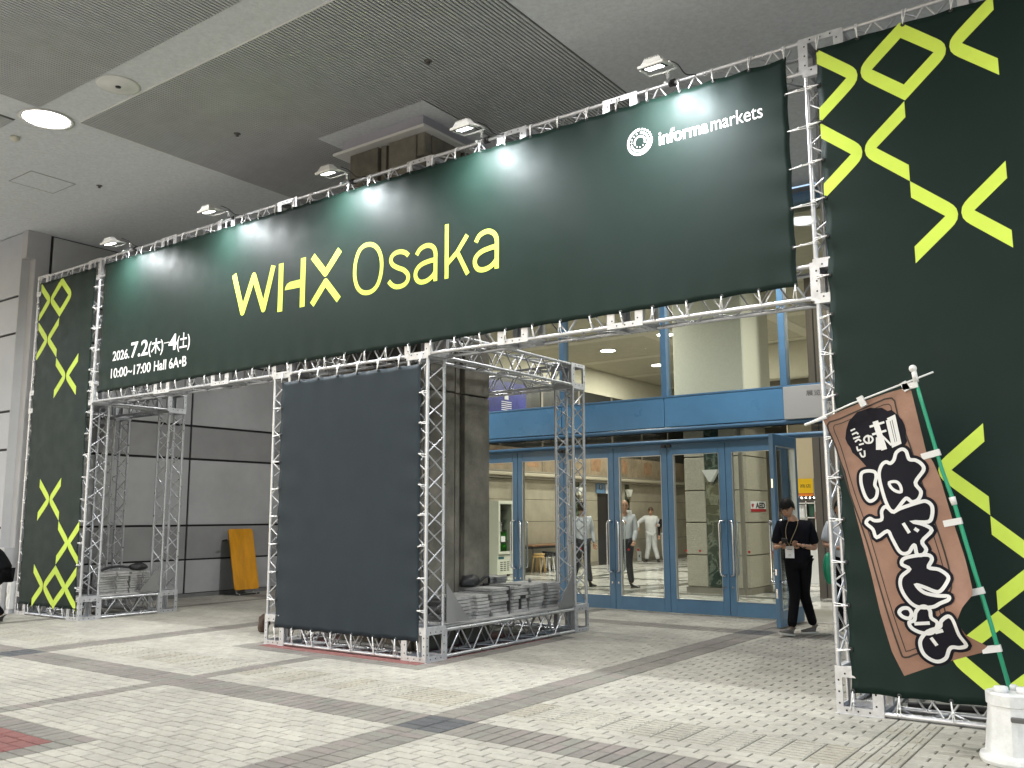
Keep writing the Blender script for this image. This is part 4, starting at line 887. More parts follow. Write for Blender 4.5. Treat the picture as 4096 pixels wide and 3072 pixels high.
# printed shapes float 3 mm in front of the cloth
PYY=-.0205
f3=lambda p:(p[0],PYY,p[1])
def solid_obj(name,mb,m_,parent):
    return mb.obj(name,m_,parent)
def chevron(parent,x,zt,right=True):
    w_,h_=.325,.66; sg=1 if right else -1
    pts=[(0,0),(.262,-.226)]
    c0=(.20,-.33); 
    arc=[(.262,-.226),(.292,-.256),(.312,-.288),(.320,-.33),(.312,-.372),(.292,-.404),(.262,-.434)]
    pts=[(0,0)]+arc+[(0,-.66),(0,-.527),(.231,-.33),(0,-.133)]
    P=[(x+sg*p[0],zt+p[1]) for p in pts]
    m=MB(); n=len(P)
    # strip triangulation: outer edge vs inner edge
    out=P[:9]; inn=[P[11],None,P[10],None,P[9]]
    fill(m,P,f3); m.obj('chevron_print',YELLOW,parent)
HB=banner('header_banner','long dark green header banner with yellow lettering and white logo across the gate',-6.62,4.055,3.36,5.385,{'b':H1+.05,'t':H2+.29,'l':XL-.045,'r':XR+.03})
LB=banner('left_banner','tall narrow green banner with yellow chevrons on the far left tower',-8.575,-6.865,.15,5.38,{'b':.045,'t':H2+.285,'l':XO+.045,'r':XL-.05})
MBn=banner('middle_banner','plain dark green banner without print on the middle tower',-2.39,-.085,.195,3.155,{'b':.045,'t':H1+.03,'l':MW+.045,'r':-.045})
RB=banner('right_banner','huge green banner with yellow chevrons on the right edge behind the brown flag',4.295,6.75,.155,5.38,{'b':.045,'t':H2+.29,'l':XR+.04})
dz=.662
for (c,zt,r) in [(-8.557,5.378,1),(-7.9,5.378,0),(-7.9,5.378,1),(-8.557,4.712,1),(-7.903,4.712,0),(-7.903,4.05,1),(-7.237,4.05,0),(-8.157,2.12,1),(-7.503,2.12,0),(-7.503,1.457,1),(-6.875,1.457,0),(-8.152,.79,1),(-7.497,.79,0),(-7.497,.79,1),(-6.878,.79,0)]: chevron(LB,c,zt,r)
for (c,zt,r) in [(4.307,5.38,1),(4.972,5.39,0),(4.972,5.39,1),(5.636,5.40,0),(4.307,4.722,1),(4.966,4.726,0),(4.966,4.066,1),(5.628,4.07,0),(5.34,2.149,0),(5.34,1.486,1),(6.0,1.486,0),(5.34,.826,0),(5.34,.826,1),(6.0,.826,0),(6.3,3.4,0),(6.0,2.8,1)]: chevron(RB,c,zt,r)
def fl(l): return lambda p:(p[0],PYY-.0006*l,p[1])
def bars(name,pts,w_,parent,m_=YELLOW):
    m=MB(); n=len(pts)
    for i in range(n-1):
        a,b=Vector(pts[i]),Vector(pts[i+1]); d=(b-a).normalized(); q=Vector((-d.y,d.x))*(w_/2); f=fl(2*i)
        m.raw([f(a+q),f(b+q),f(b-q),f(a-q)],[(0,1,2,3)])
        if i<n-2:
            g=fl(2*i+1); m.raw([g((b.x+w_/2*math.cos(k*PI/12),b.y+w_/2*math.sin(k*PI/12))) for k in range(24)],[tuple(range(24))])
    return m.obj(name,m_,parent)
def rib_print(name,pts,w_,parent,closed=False,sm=0,m_=YELLOW,lvl=0):
    f3=fl(lvl)
    if sm: pts=spline(pts,closed,sm)
    m=MB(); ribbon(m,pts,w_,f3,closed); return m.obj(name,m_,parent)
WT=.092
w_=B['W']; bars('letter_w',[w_[0],(w_[3][0],w_[3][1]+.045),(w_[8][0],w_[8][1]-.045),(w_[13][0],w_[13][1]+.045),w_[16]],WT*.96,HB)
m=MB(); (xa,za),(xb,zb)=B['H1']; m.box(xa-.046,xa+.046,PYY,PYY+.001,zb,za); (xc,zc),(xd,zd)=B['H2']; m.box(xc-.046,xc+.046,PYY,PYY+.001,zb,za); hh=m
o=MB(); o.box(xa-.046,xa+.046,PYY-.0004,PYY+.001,zb,za); o.obj('letter_h_bar',YELLOW,HB)
o=MB(); o.box(xc-.046,xc+.046,PYY-.0004,PYY+.001,zb,za); o.obj('letter_h_bar',YELLOW,HB)
o=MB(); fill(o,B['Hbar'],f3); o.obj('letter_h_bridge',YELLOW,HB)
bars('letter_x_top',[B['X1'][0],(B['X1'][3][0],B['X1'][3][1]-.0),B['X1'][6]],WT*.96,HB); bars('letter_x_bottom',[B['X2'][0],(B['X2'][3][0],B['X2'][3][1]),B['X2'][6]],WT*.96,HB)
OT=.054
rib_print('letter_o',B['O'],OT,HB,True,3); rib_print('letter_s',B['s'],OT,HB,sm=3)
for k in ('a','a2'):
    rib_print('letter_a_stem',B[k],OT,HB,sm=3); rib_print('letter_a_bowl',B[k+'bowl'],OT,HB,sm=3,lvl=2)
for i,k in enumerate(('k1','k2','k3')): rib_print('letter_k_stroke',B[k],OT,HB,lvl=2*i)
org=lambda x,z:(x,PYY,z)
text_obj('date_text','2026.',.20,WHITEP,HB,org(-6.25,3.822),bold=.0035,width=.44)
text_obj('date_text','7.2',.315,WHITEP,HB,org(-5.775,3.822),bold=.006,width=.44)
text_obj('date_text','(木)',.235,WHITEP,HB,org(-5.32,3.835),bold=.004,width=.36)
text_obj('date_text','–',.16,WHITEP,HB,org(-4.945,3.90),width=.13)
text_obj('date_text','4',.315,WHITEP,HB,org(-4.835,3.822),bold=.006,width=.20)
text_obj('date_text','(土)',.235,WHITEP,HB,org(-4.63,3.835),bold=.004,width=.30)
text_obj('hours_text','10:00~17:00',.20,WHITEP,HB,org(-6.27,3.562),bold=.0035,width=1.03)
text_obj('hall_text','Hall 6A•B',.20,WHITEP,HB,org(-5.16,3.562),bold=.0035,width=.77)
text_obj('logo_text','informa',.185,WHITEP,HB,org(2.83,4.905),bold=.0032,width=.49)
text_obj('logo_text','markets',.185,WHITEP,HB,org(3.345,4.905),bold=.0005,width=.48)
lc_=(2.631,4.988)
def arc(r,a0,a1,w_,dots=()):
    n=max(6,int(abs(a1-a0)/6)); pts=[(lc_[0]+r*math.cos(math.radians(a0+(a1-a0)*i/n)),lc_[1]+r*math.sin(math.radians(a0+(a1-a0)*i/n))) for i in range(n+1)]
    m=MB(); ribbon(m,pts,w_,f3)
    m.obj('logo_arc',WHITEP,HB)
    for a in dots:
        c=(lc_[0]+r*math.cos(math.radians(a)),lc_[1]+r*math.sin(math.radians(a))); m=MB(); m.raw([(c[0]+w_*.42*math.cos(k*PI/5),PYY,c[1]+w_*.42*math.sin(k*PI/5)) for k in range(10)],[tuple(range(10))]); m.obj('logo_dot',WHITEP,HB)
arc(.122,88,368,.024,(18,33,48,63,77)); arc(.088,190,445,.019,(110,133,157,176)); arc(.054,-20,200,.016,(-50,-90,-125,-155))

import bmesh
def conform(o,pars):
    bm=bmesh.new(); bm.from_mesh(o.data)
    xs=[v.co.x for v in bm.verts]; zs=[v.co.z for v in bm.verts]; st=.05
    x=math.floor(min(xs)/st)*st+st
    while x<max(xs): bmesh.ops.bisect_plane(bm,geom=bm.verts[:]+bm.edges[:]+bm.faces[:],plane_co=(x,0,0),plane_no=(1,0,0)); x+=st
    z=math.floor(min(zs)/st)*st+st
    while z<max(zs): bmesh.ops.bisect_plane(bm,geom=bm.verts[:]+bm.edges[:]+bm.faces[:],plane_co=(0,0,z),plane_no=(0,0,1)); z+=st
    for v in bm.verts: v.co.y=clothy(v.co.x,v.co.z,*pars)-.0020+max(-.006,min(0,(v.co.y-PYY)))*.4
    bm.to_mesh(o.data); bm.free()
for b_ in (HB,LB,RB):
    for o in b_.children:
        if o.name.split('.')[0] in ('cloth','eyelet','tie_cord'): continue
        conform(o,PARS[b_.name])
# ================= FLOODLIGHTS =================
FLW=mat('flood_white',(.72,.72,.70),.45,.1); FGLOW=mat('flood_glow',(.9,.9,.9),.4,emit=(.97,1,.98),es=14)
def make_flood():
    t_=thing('floodlight','', 'floodlight',group='floodlights clamped on the top truss')
    T=Matrix.Translation((.03,-.40,-.05))@Matrix.Rotation(math.radians(13),4,'X')@Matrix.Scale(.88,4)
    # housing, lens faces -z tilted towards the banner
    m=MB(); m.bbox(-.145,.145,-.10,.10,-.004,.028,b=.006,T=T); m.obj('bezel',FLW,t_)
    m=MB(); v=[(-.12,-.08,.028),(.12,-.08,.028),(.12,.08,.028),(-.12,.08,.028),(-.085,-.045,.085),(.085,-.045,.085),(.085,.045,.085),(-.085,.045,.085)]
    m.raw([tuple(T@Vector(p)) for p in v],[(0,1,5,4),(1,2,6,5),(2,3,7,6),(3,0,4,7),(4,5,6,7)]); hs_=m.obj('housing',FLW,t_)
    m=MB()
    for k in range(7): x=-.075+.025*k; m.box(x-.003,x+.003,-.05,.05,.06,.098,T=T)
    tag(m.obj('cooling_fins',FLW,t_),kind='stuff')
    m=MB(); m.box(-.118,.118,-.074,.074,-.0075,-.0045,T=T); m.obj('gasket',BLACK,t_)
    m=MB(); m.box(-.085,.085,-.052,.052,-.0095,-.0078,T=T); m.obj('lens',FGLOW,t_)
    m=MB(); m.poly([tuple(T@Vector(p)) for p in ((-.16,0,.01),(-.165,.10,-.0),(-.16,.19,-.02),(0,.20,-.025),(.16,.19,-.02),(.165,.10,0),(.16,0,.01))],.009,6); m.obj('bracket',FLW,t_)
    m=MB(); m.lathe([(.014,-.05),(.014,.0),(.022,.0),(.022,.025),(.010,.028)],(0,-.07,.03),12); m.poly([(.03,-.20,-.12),(.02,-.12,-.07),(0,-.05,-.035),(0,.02,-.03)],.013,8); m.obj('clamp_bolt',CHROME,t_)
    m=MB(); m.lathe([(.034,-.03),(.034,.03)],(0,0,0),14,T=Matrix.Translation((0,.024,-.02))@Matrix.Rotation(PI/2,4,'Y')); m.obj('tube_clamp',BLACK,t_)
    m=MB(); m.poly(spline([(.10,-.27,.05),(.16,-.20,.02),(.19,-.10,-.04),(.24,0,-.02),(.30,.04,-.0),(.42,.06,-.03)],False,4),.0055,6); m.obj('cable',BLACK,t_)
    a=area('flood_lamp',(0,0,0),FLP,.17,shape='RECTANGLE',size_y=.10,parent=t_,col_=(.98,1,.99),spread=160)
    a.matrix_local=T@Matrix.Translation((0,0,-.012))
    return t_
fl0=None
for (x,l) in ((-5.85,'leftmost floodlight on the top truss, near the date'),(-3.51,'second floodlight from the left, above the big yellow W'),(-1.25,'middle floodlight in front of the concrete column'),(.79,'floodlight just right of the concrete column top'),(2.97,'rightmost floodlight above the white logo lettering')):
    f_=fl0 and copy_tree(fl0) or make_flood(); fl0=fl0 or f_
    f_['label']=l; f_.location=(x,0,H2+s+.0)

# ================= BALLAST PLATES =================
words=['bottom','second','third','fourth','fifth','sixth','seventh','eighth','ninth','tenth']
def stack(cx_,cy_,z0,wx,wy,n,t,name,grp):
    for k in range(n):
        m=MB(); jx,jy=random.uniform(-.012,.012),random.uniform(-.02,.02)
        w_,d_=wx/2+random.uniform(-.006,.004),wy/2+random.uniform(-.008,.008)
        # plate with a slot in the long side
        a=.06; pts=[(-w_,-d_),(w_,-d_),(w_,-a),(w_-.05,-a),(w_-.05,a),(w_,a),(w_,d_),(-w_,d_)]
        m.prism(pts,.001,t-.006,ax='z')
        o=m.obj('ballast_plate',STEELP,None,(cx_+jx,cy_+jy,z0+k*t)); o.rotation_euler=(0,0,random.uniform(-.03,.03))
        pos=words[k] if k<n-1 else 'top'
        tag(o,f'grey steel ballast plate, {pos} of {name}','ballast plate',grp)
    return z0+n*t
for (x0,x1,y0,y1,l,c) in ((-.85,-.03,s+.02,DM-s-.02,'dark steel tray carrying the ballast on the middle tower base','tray'),(XL-.95,XL-.03,s+.02,DL-s-.02,'dark steel tray carrying the ballast on the left tower base','tray')):
    tr_=box('ballast_tray',STEELP,None,x0,x1,y0,y1,s+.002,s+.022,b=.003); tag(tr_,l,c)
z_=s+.023
stack(-.38,.98,z_,.50,.58,7,.038,'the front plate stack of the middle tower','ballast plates on the middle tower')
zt=stack(-.40,1.68,z_,.52,.74,8,.040,'the strapped plate stack on the middle tower','ballast plates on the middle tower')
zr=stack(-.42,2.46,z_,.52,.70,8,.039,'the rear plate stack of the middle tower','ballast plates on the middle tower')
stack(-1.35,2.62,s+.002,.5,.6,10,.037,'the plate stack behind the concrete column','ballast plates on the middle tower')
stack(-7.18,.62,z_,.46,.5,9,.037,'the front plate stack in the left tower','ballast plates on the left tower')
stack(-7.18,1.08,z_,.46,.34,9,.036,'the rear plate stack in the left tower','ballast plates on the left tower')
for i,(y_,l) in enumerate(((1.66,'left black ratchet strap round the middle plate stack'),(1.90,'right black ratchet strap round the middle plate stack'))):
    m=MB(); m.box(-.155,-.150,y_-.028,y_+.028,s-.06,zt+.006).box(-.69,-.155,y_-.028,y_+.028,zt+.0015,zt+.006).box(-.695,-.69,y_-.028,y_+.028,s-.05,zt+.006)
    if i: m.box(-.15,-.135,y_-.02,y_+.10,.5,.54)
    tag(m.obj('ratchet_strap',BLACK),l,'strap','black straps round the plates')
def lump(name,c,r,sc_,label,cat,seed,m_=BLACK):
    import mathutils
    m=MB(); m.ball((0,0,0),r,18,sc=sc_); 
    for i,v in enumerate(m.v):
        n=mathutils.noise.noise(Vector(v)*14+Vector((seed,0,0))); k=1+.45*n; m.v[i]=(v[0]*k,v[1]*k,max(-r*sc_[2]*.8,v[2]*k))
    o=m.obj(name,m_,None,c); tag(o,label,cat); return o
lump('strap_bundle',(-.55,1.42,zt+.062),.10,(1,1.5,.75),'black bundle of straps lying on the middle plate stack','strap bundle',3)
m=MB(); m.poly(spline([(-.50,1.50,zt+.02),(-.45,1.58,zt+.10),(-.45,1.66,zt+.10),(-.48,1.70,zt+.02),(-.5,1.62,zt+.012)],False,4),.016,7); o=m.obj('strap_loop',BLACK); tag(o,'black strap loop hanging off the strap bundle','strap')
lump('strap_bundle',(-7.08,1.12,z_+9*.036+.055),.085,(1.1,1.7,.7),'black tube shaped strap bundle on the left tower plates','strap bundle',9)
m=MB(); m.poly(spline([(-7.2,.45,.42),(-7.2,.55,.66),(-7.25,.68,.72),(-7.2,.86,.74),(-7.1,.98,.72)],False,5),.02,7); o=m.obj('black_strap',BLACK); tag(o,'black strap draped over the left tower plates','strap')
lump('crumpled_bag',(-3.35,.62,.125),.10,(.7,.7,1.35),'small brown and black crumpled bag on the floor left of the middle tower','bag',5,HAIRB)
m=MB(); m.lathe([(.02,0),(.02,.05)],(0,0,0),12)
for (x,y,z,l) in ((-.42,2.5,zr,'steel stub on the rear plate stack'),(-.4,.62,s+.023+7*.038,'steel stub on the front plate stack')):
    o=m.obj('steel_pin',STEELP,None,(x,y,z-.001)); tag(o,l,'pin')
eb=thing('power_box','small white electrical box fixed beside the left tower base','power box',(-8.79,-.02,.0))
m=MB(); m.bbox(-.05,.05,-.05,.08,.06,.50,b=.008); m.obj('case',TRIMW,eb); m=MB(); m.bbox(-.035,.02,-.062,-.051,.12,.26,b=.003); m.obj('cover',FLW,eb); m=MB(); m.bbox(-.035,.02,-.062,-.051,.32,.44,b=.003); m.obj('cover',FLW,eb)
m=MB(); m.box(-.055,.055,-.055,.085,.0,.058); m.obj('foot',ALUP,eb)
# cables lying inside the middle tower base
for k,(l,pts) in enumerate((('silver duct hose lying inside the middle tower base',[(-2.1,.55,.03),(-1.6,.42,.035),(-1.1,.50,.03),(-.7,.40,.035)]),('dark cable bundle inside the right tower base',[(4.6,.42,.03),(5.1,.5,.04),(5.6,.42,.03),(6.2,.55,.03)]))):
    m=MB(); m.poly(spline(pts,False,5),.028 if k else .026,8); tag(m.obj('floor_cable',BLACK if k else STEELP),l,'cable')

# ================= FOLDING TABLE TOP AGAINST THE SIDE WALL =================
ft=thing('folded_table','folded table with yellow-brown wooden top leaning against the side wall','folded table',(WX+.46,4.30,0))
T=Matrix.Rotation(math.radians(-13),4,'Y')
T=Matrix.Translation((-.0,0,.10))@T
def rounded(w_,h0,h1,r,n=5):
    P=[]
    for (cx_,cz_,a0) in ((w_-r,h0+r,-90),(w_-r,h1-r,0),(-w_+r,h1-r,90),(-w_+r,h0+r,180)):
        for k in range(n+1): a=math.radians(a0+90*k/n); P.append((cx_+r*math.cos(a),cz_+r*math.sin(a)))
    return P
m=MB(); P=rounded(.29,0,1.20,.05); m.prism(P,-.012,.012,ax='x'); m.v=[tuple(T@Vector(p)) for p in m.v]; m.obj('table_top',ORANGE,ft)
m=MB(); m.prism(rounded(.265,.03,1.17,.04),-.03,-.0125,ax='x'); m.v=[tuple(T@Vector(p)) for p in m.v]; m.obj('underframe',BLACK,ft)
for y_ in (-.2,.2):
    m=MB(); m.poly([tuple(T@Vector(p)) for p in ((-.05,y_,1.0),(-.06,y_,.2))]+[(-.06,y_,.05),(-.02,y_,.02),(.05,y_,.02)],.014,8); m.obj('leg',STEELP,ft)
m=MB(); m.poly([tuple(T@Vector((-.05,-.30,1.0))),tuple(T@Vector((-.05,-.40,.98)))],.016,8); m.poly([(.03,-.28,.016),(.03,.28,.016)],.014,8); m.obj('foot_bar',BLACK,ft)

# ================= FLAG WITH STAND =================
FB=mat('flag_brown',(.265,.142,.096),.48,0,.16,3.5,.6,11,spec=.5)
FINK=mat('flag_ink',(.006,.0055,.011),.7,spec=.2); FWH=mat('flag_white',(.70,.70,.70),.6); FLINE=mat('flag_line',(.03,.018,.012),.6)
POLEG=mat('pole_green',(.015,.30,.16),.35)
fg=thing('flag_banner','tall brown shop flag with black and white brush lettering seen from the back','flag')
def bill(x,z):
    # distance along the flag, billows and bottom curl near the pole side
    u=(x-4.35)/(1.1); v=(2.3-z)/1.9
    y=-.745+.012*math.sin(17*u-9*v)*v+.035*math.sin(6.5*u+2.2*v)+.03*math.sin(5*v+1.3)*u
    dx=x-5.30; dz_=z-.86
    y+=-.15*math.exp(-((dx/.12)**2+(dz_/.22)**2))
    return y
foff=[0]
def ff(off):
    return lambda p:(p[0],bill(p[0],p[1])-off,p[1])
fl_=B['flag']
# dense cloth mesh: grid clipped to the outline
def inside(p,poly):
    c=False;n=len(poly);j=n-1
    for i in range(n):
        if (poly[i][1]>p[1])!=(poly[j][1]>p[1]) and p[0]<(poly[j][0]-poly[i][0])*(p[1]-poly[i][1])/(poly[j][1]-poly[i][1])+poly[i][0]: c=not c
        j=i
    return c
import bmesh
def drape(name,poly,mat_,parent,off,step=.05,thick=0):
    bm=bmesh.new(); vs=[bm.verts.new((p[0],0,p[1])) for p in poly]
    from mathutils.geometry import tessellate_polygon
    for t in tessellate_polygon([[Vector((p[0],p[1],0)) for p in poly]]):
        try: bm.faces.new([vs[k] for k in t])
        except ValueError: pass
    xs=[p[0] for p in poly]; zs=[p[1] for p in poly]
    x=min(xs)+step
    while x<max(xs): bmesh.ops.bisect_plane(bm,geom=bm.verts[:]+bm.edges[:]+bm.faces[:],plane_co=(x,0,0),plane_no=(1,0,0)); x+=step
    z=min(zs)+step
    while z<max(zs): bmesh.ops.bisect_plane(bm,geom=bm.verts[:]+bm.edges[:]+bm.faces[:],plane_co=(0,0,z),plane_no=(0,0,1)); z+=step
    bmesh.ops.recalc_face_normals(bm,faces=bm.faces[:])
    for v in bm.verts: v.co.y=bill(v.co.x,v.co.z)-off
    for f in bm.faces: f.smooth=True
    me=bpy.data.meshes.new(name); bm.to_mesh(me); bm.free(); me.materials.append(mat_); 
    return link(name,me,parent)
drape('cloth',fl_,FB,fg,0,.04)
def stroke(name,pts,w_,m_,off,closed=True,sm=4):
    P=spline(pts,closed,sm) if sm else pts
    m=MB(); ribbon(m,P,w_,ff(off),closed); return m.obj(name,m_,fg)
def inset(poly,d):
    n=len(poly);out=[];A=sum(poly[i][0]*poly[(i+1)%n][1]-poly[(i+1)%n][0]*poly[i][1] for i in range(n)); sg=1 if A>0 else -1
    for i in range(n):
        a,b,c=Vector(poly[i-1]),Vector(poly[i]),Vector(poly[(i+1)%n]); d1=(b-a).normalized();d2=(c-b).normalized()
        n1=Vector((-d1.y,d1.x))*sg;n2=Vector((-d2.y,d2.x))*sg;mm=(n1+n2); mm=mm.normalized() if mm.length>1e-5 else n1
        out.append(tuple(b+mm*(d/max(.45,mm.dot(n1)))))
    return out
TL,TR,BR,BL=(4.353,2.185),(4.965,2.37),(5.345,.66),(4.845,.43)
core_=[(4.353,2.175),(4.50,2.245),(4.70,2.32),(4.945,2.385),(5.0,2.20),(5.07,1.98),(5.16,1.60),(5.24,1.27),(5.275,1.02),(5.225,.90),(5.265,.76),(5.33,.665),(5.20,.60),(5.0,.53),(4.845,.47),(4.78,.60),(4.70,.90),(4.60,1.30),(4.50,1.62),(4.42,1.95)]
stroke('border_line',inset(core_,.075),.011,FLINE,.0022,True,3); stroke('border_line',inset(core_,.108),.006,FLINE,.0022,True,3)
drape('ink_disc',B['disc'],FINK,fg,.0035)
def glyph(k,pts,fillit=True):
    P=spline(pts,True,4)
    stroke('ink_halo',pts,.062,FINK,.0050,True,4)
    if fillit: drape('ink_fill',P,FINK,fg,.0065)
    stroke('white_outline',pts,.0235,FWH,.0085,True,4)
for k in ('gA','gC','gD','gF','gE','gE1','gB'): glyph(k,B[k])
stroke('white_outline',B['gBe'],.02,FWH,.0095,True,3)
for p in B['gCi']+[B['gEi']]+B['gFi']: stroke('white_stroke',p,.022,FWH,.0095,False,0)
stroke('white_stroke',B['kuchi']+[B['kuchi'][0]],.026,FWH,.0095,False,0); 
stroke('white_stroke',[((B['kuchi'][0][0]+B['kuchi'][1][0])/2,(B['kuchi'][0][1]+B['kuchi'][1][1])/2),((B['kuchi'][3][0]+B['kuchi'][2][0])/2,(B['kuchi'][3][1]+B['kuchi'][2][1])/2)],.010,FWH,.0095,False,0)
for p,w_ in zip(B['mi'],(.04,.016,.016,.034,.014)): stroke('white_stroke',p,w_,FWH,.0095,False,0)
stroke('white_stroke',B['no'],.013,FWH,.0095,False,3)
for p in B['small']: stroke('white_stroke',p,.012,FWH,.0095,False,2 if len(p)>2 else 0)
fp_=thing('flag_pole','leaning green flag pole with white ball tip and thin white cross rod','flag pole')
yp=-.75
m=MB(); m.poly([(x,yp-.0,z) for x,z in B['pole']],[.0125]*3+[.0135]*4,12); m.obj('pole',POLEG,fp_)
(tx,tz)=B['pole'][0]; 
m=MB(); m.ball((tx-.003,yp,tz+.045),.026,14); m.poly([(tx+.012,yp,tz-.05),(tx+.002,yp,tz+.03)],[.019,.017],12); m.obj('finial',TRIMW,fp_)
(ax_,az),(bx_,bz)=B['rod']; m=MB(); m.poly([(ax_,yp,az),(4.62,yp,2.27),(bx_,yp,bz)],.0065,8); m.obj('cross_rod',TRIMW,fp_)
m=MB(); m.poly([(ax_-.03,yp,az-.012),(ax_+.13,yp,az+.035)],[.010,.012],8); m.obj('rod_cap',TRIMW,fp_)
for q in B['loops']:
    (x0,z0),(x1,z1)=q; m=MB(); d_=Vector((x1-x0,z1-z0)); 
    vert=abs(d_.y)>abs(d_.x); n_=Vector((-d_.y,d_.x)).normalized()*(.021)
    a_,b_=Vector((x0,z0)),Vector((x1,z1))
    if not vert: a_=a_-d_.normalized()*.03
    pts=[(a_+n_),(b_+n_),(b_-n_),(a_-n_)]
    v=[(p.x,yp-.017,p.y) for p in pts]+[(p.x,yp+.017,p.y) for p in pts]
    m.raw(v,[(0,1,2,3),(7,6,5,4),(0,4,5,1),(2,6,7,3),(1,5,6,2),(3,7,4,0)]); m.obj('loop_tab',FWH,fg)
(x0,z0),(x1,z1)=B['coupler']; m=MB(); m.poly([(x0,yp,z0),(x1,yp,z1)],[.021,.018],12); m.obj('pole_coupler',TRIMW,fp_)
PW=mat('worn_white_plastic',(.70,.71,.70),.5,0,.12,9,.25,40,detail=8,col2=(.78,.79,.80))
tk=thing('water_base','worn white plastic water tank foot holding the green flag pole','flag stand',(5.50,-.79,0))
m=MB()
def oct_(r,z,f=1.0): return [(r*math.cos(a)*1.0,r*math.sin(a)*f,z) for a in [PI/8+k*PI/4 for k in range(8)]]
prof=[(.205,.0),(.212,.02),(.206,.045),(.185,.052),(.172,.06),(.140,.335),(.150,.34),(.150,.405),(.142,.415)]
vs=[];
NA=16
def R_(a,r,z): 
    k=1.0 if z<.055 else 1+.035*math.cos(8*a)
    return (r*k*math.cos(a),r*k*math.sin(a),z)
for r,z in prof: vs+= [R_(2*PI*i/32,r,z) for i in range(32)]
fs=[(j*32+i,j*32+(i+1)%32,(j+1)*32+(i+1)%32,(j+1)*32+i) for j in range(len(prof)-1) for i in range(32)]+[tuple((len(prof)-1)*32+i for i in range(32)),tuple(reversed(range(32)))]
m.raw(vs,fs); m.obj('tank',PW,tk)
for (x,y) in ((-.055,-.06),(.065,-.03)):
    m=MB(); m.lathe([(.040,.0),(.042,.008),(.042,.028),(.036,.034),(.002,.034)],(x,y,.4155),20); m.obj('screw_cap',PW,tk)
m=MB(); m.lathe([(.024,0),(.024,.03),(.017,.035)],(0,.04,.4155),14); m.obj('pole_socket',PW,tk)
m=MB(); m.bbox(.0,.09,-.172,-.150,.26,.29,b=.006); m.obj('grip_slot',GREYP,tk)

# ================= PEOPLE =================
def skin(nodes, edges, sub=2):
    """grow a continuous surface from joints (pos, radius); returns verts, faces"""
    keys=list(nodes); idx={k:i for i,k in enumerate(keys)}
    me=bpy.data.meshes.new('sk'); me.from_pydata([nodes[k][0] for k in keys],[(idx[a],idx[b]) for a,b in edges],[])
    ob=bpy.data.objects.new('sk',me); COL.objects.link(ob)
    md=ob.modifiers.new('s','SKIN'); md.use_smooth_shade=True
    for i,k in enumerate(keys):
        r=nodes[k][1]; sv=me.skin_vertices[0].data[i]; sv.radius=(r,r) if not isinstance(r,tuple) else r
        sv.use_root=(i==0)
    sb=ob.modifiers.new('u','SUBSURF'); sb.levels=sub; sb.render_levels=sub
    bpy.context.view_layer.update()
    ev=bpy.data.meshes.new_from_object(ob.evaluated_get(bpy.context.evaluated_depsgraph_get()))
    V=[tuple(v.co) for v in ev.vertices]; F=[tuple(p.vertices) for p in ev.polygons]
    bpy.data.objects.remove(ob); return V,F
def lerp(a,b,t): return tuple(a[i]+(b[i]-a[i])*t for i in range(3))
BASE=dict(hip=(0,0,.93),spine=(0,0,1.10),chest=(0,.01,1.28),neck=(0,.01,1.43),head=(0,-.02,1.60),
 sL=(-.17,.01,1.385),eL=(-.23,.03,1.11),wL=(-.24,-.05,.87),sR=(.17,.01,1.385),eR=(.23,.03,1.11),wR=(.24,-.05,.87),
 hL=(-.085,0,.90),kL=(-.09,-.02,.50),aL=(-.09,.03,.09),tL=(-.10,-.12,.045),hR=(.085,0,.90),kR=(.09,-.02,.50),aR=(.09,.03,.09),tR=(.10,-.12,.045))
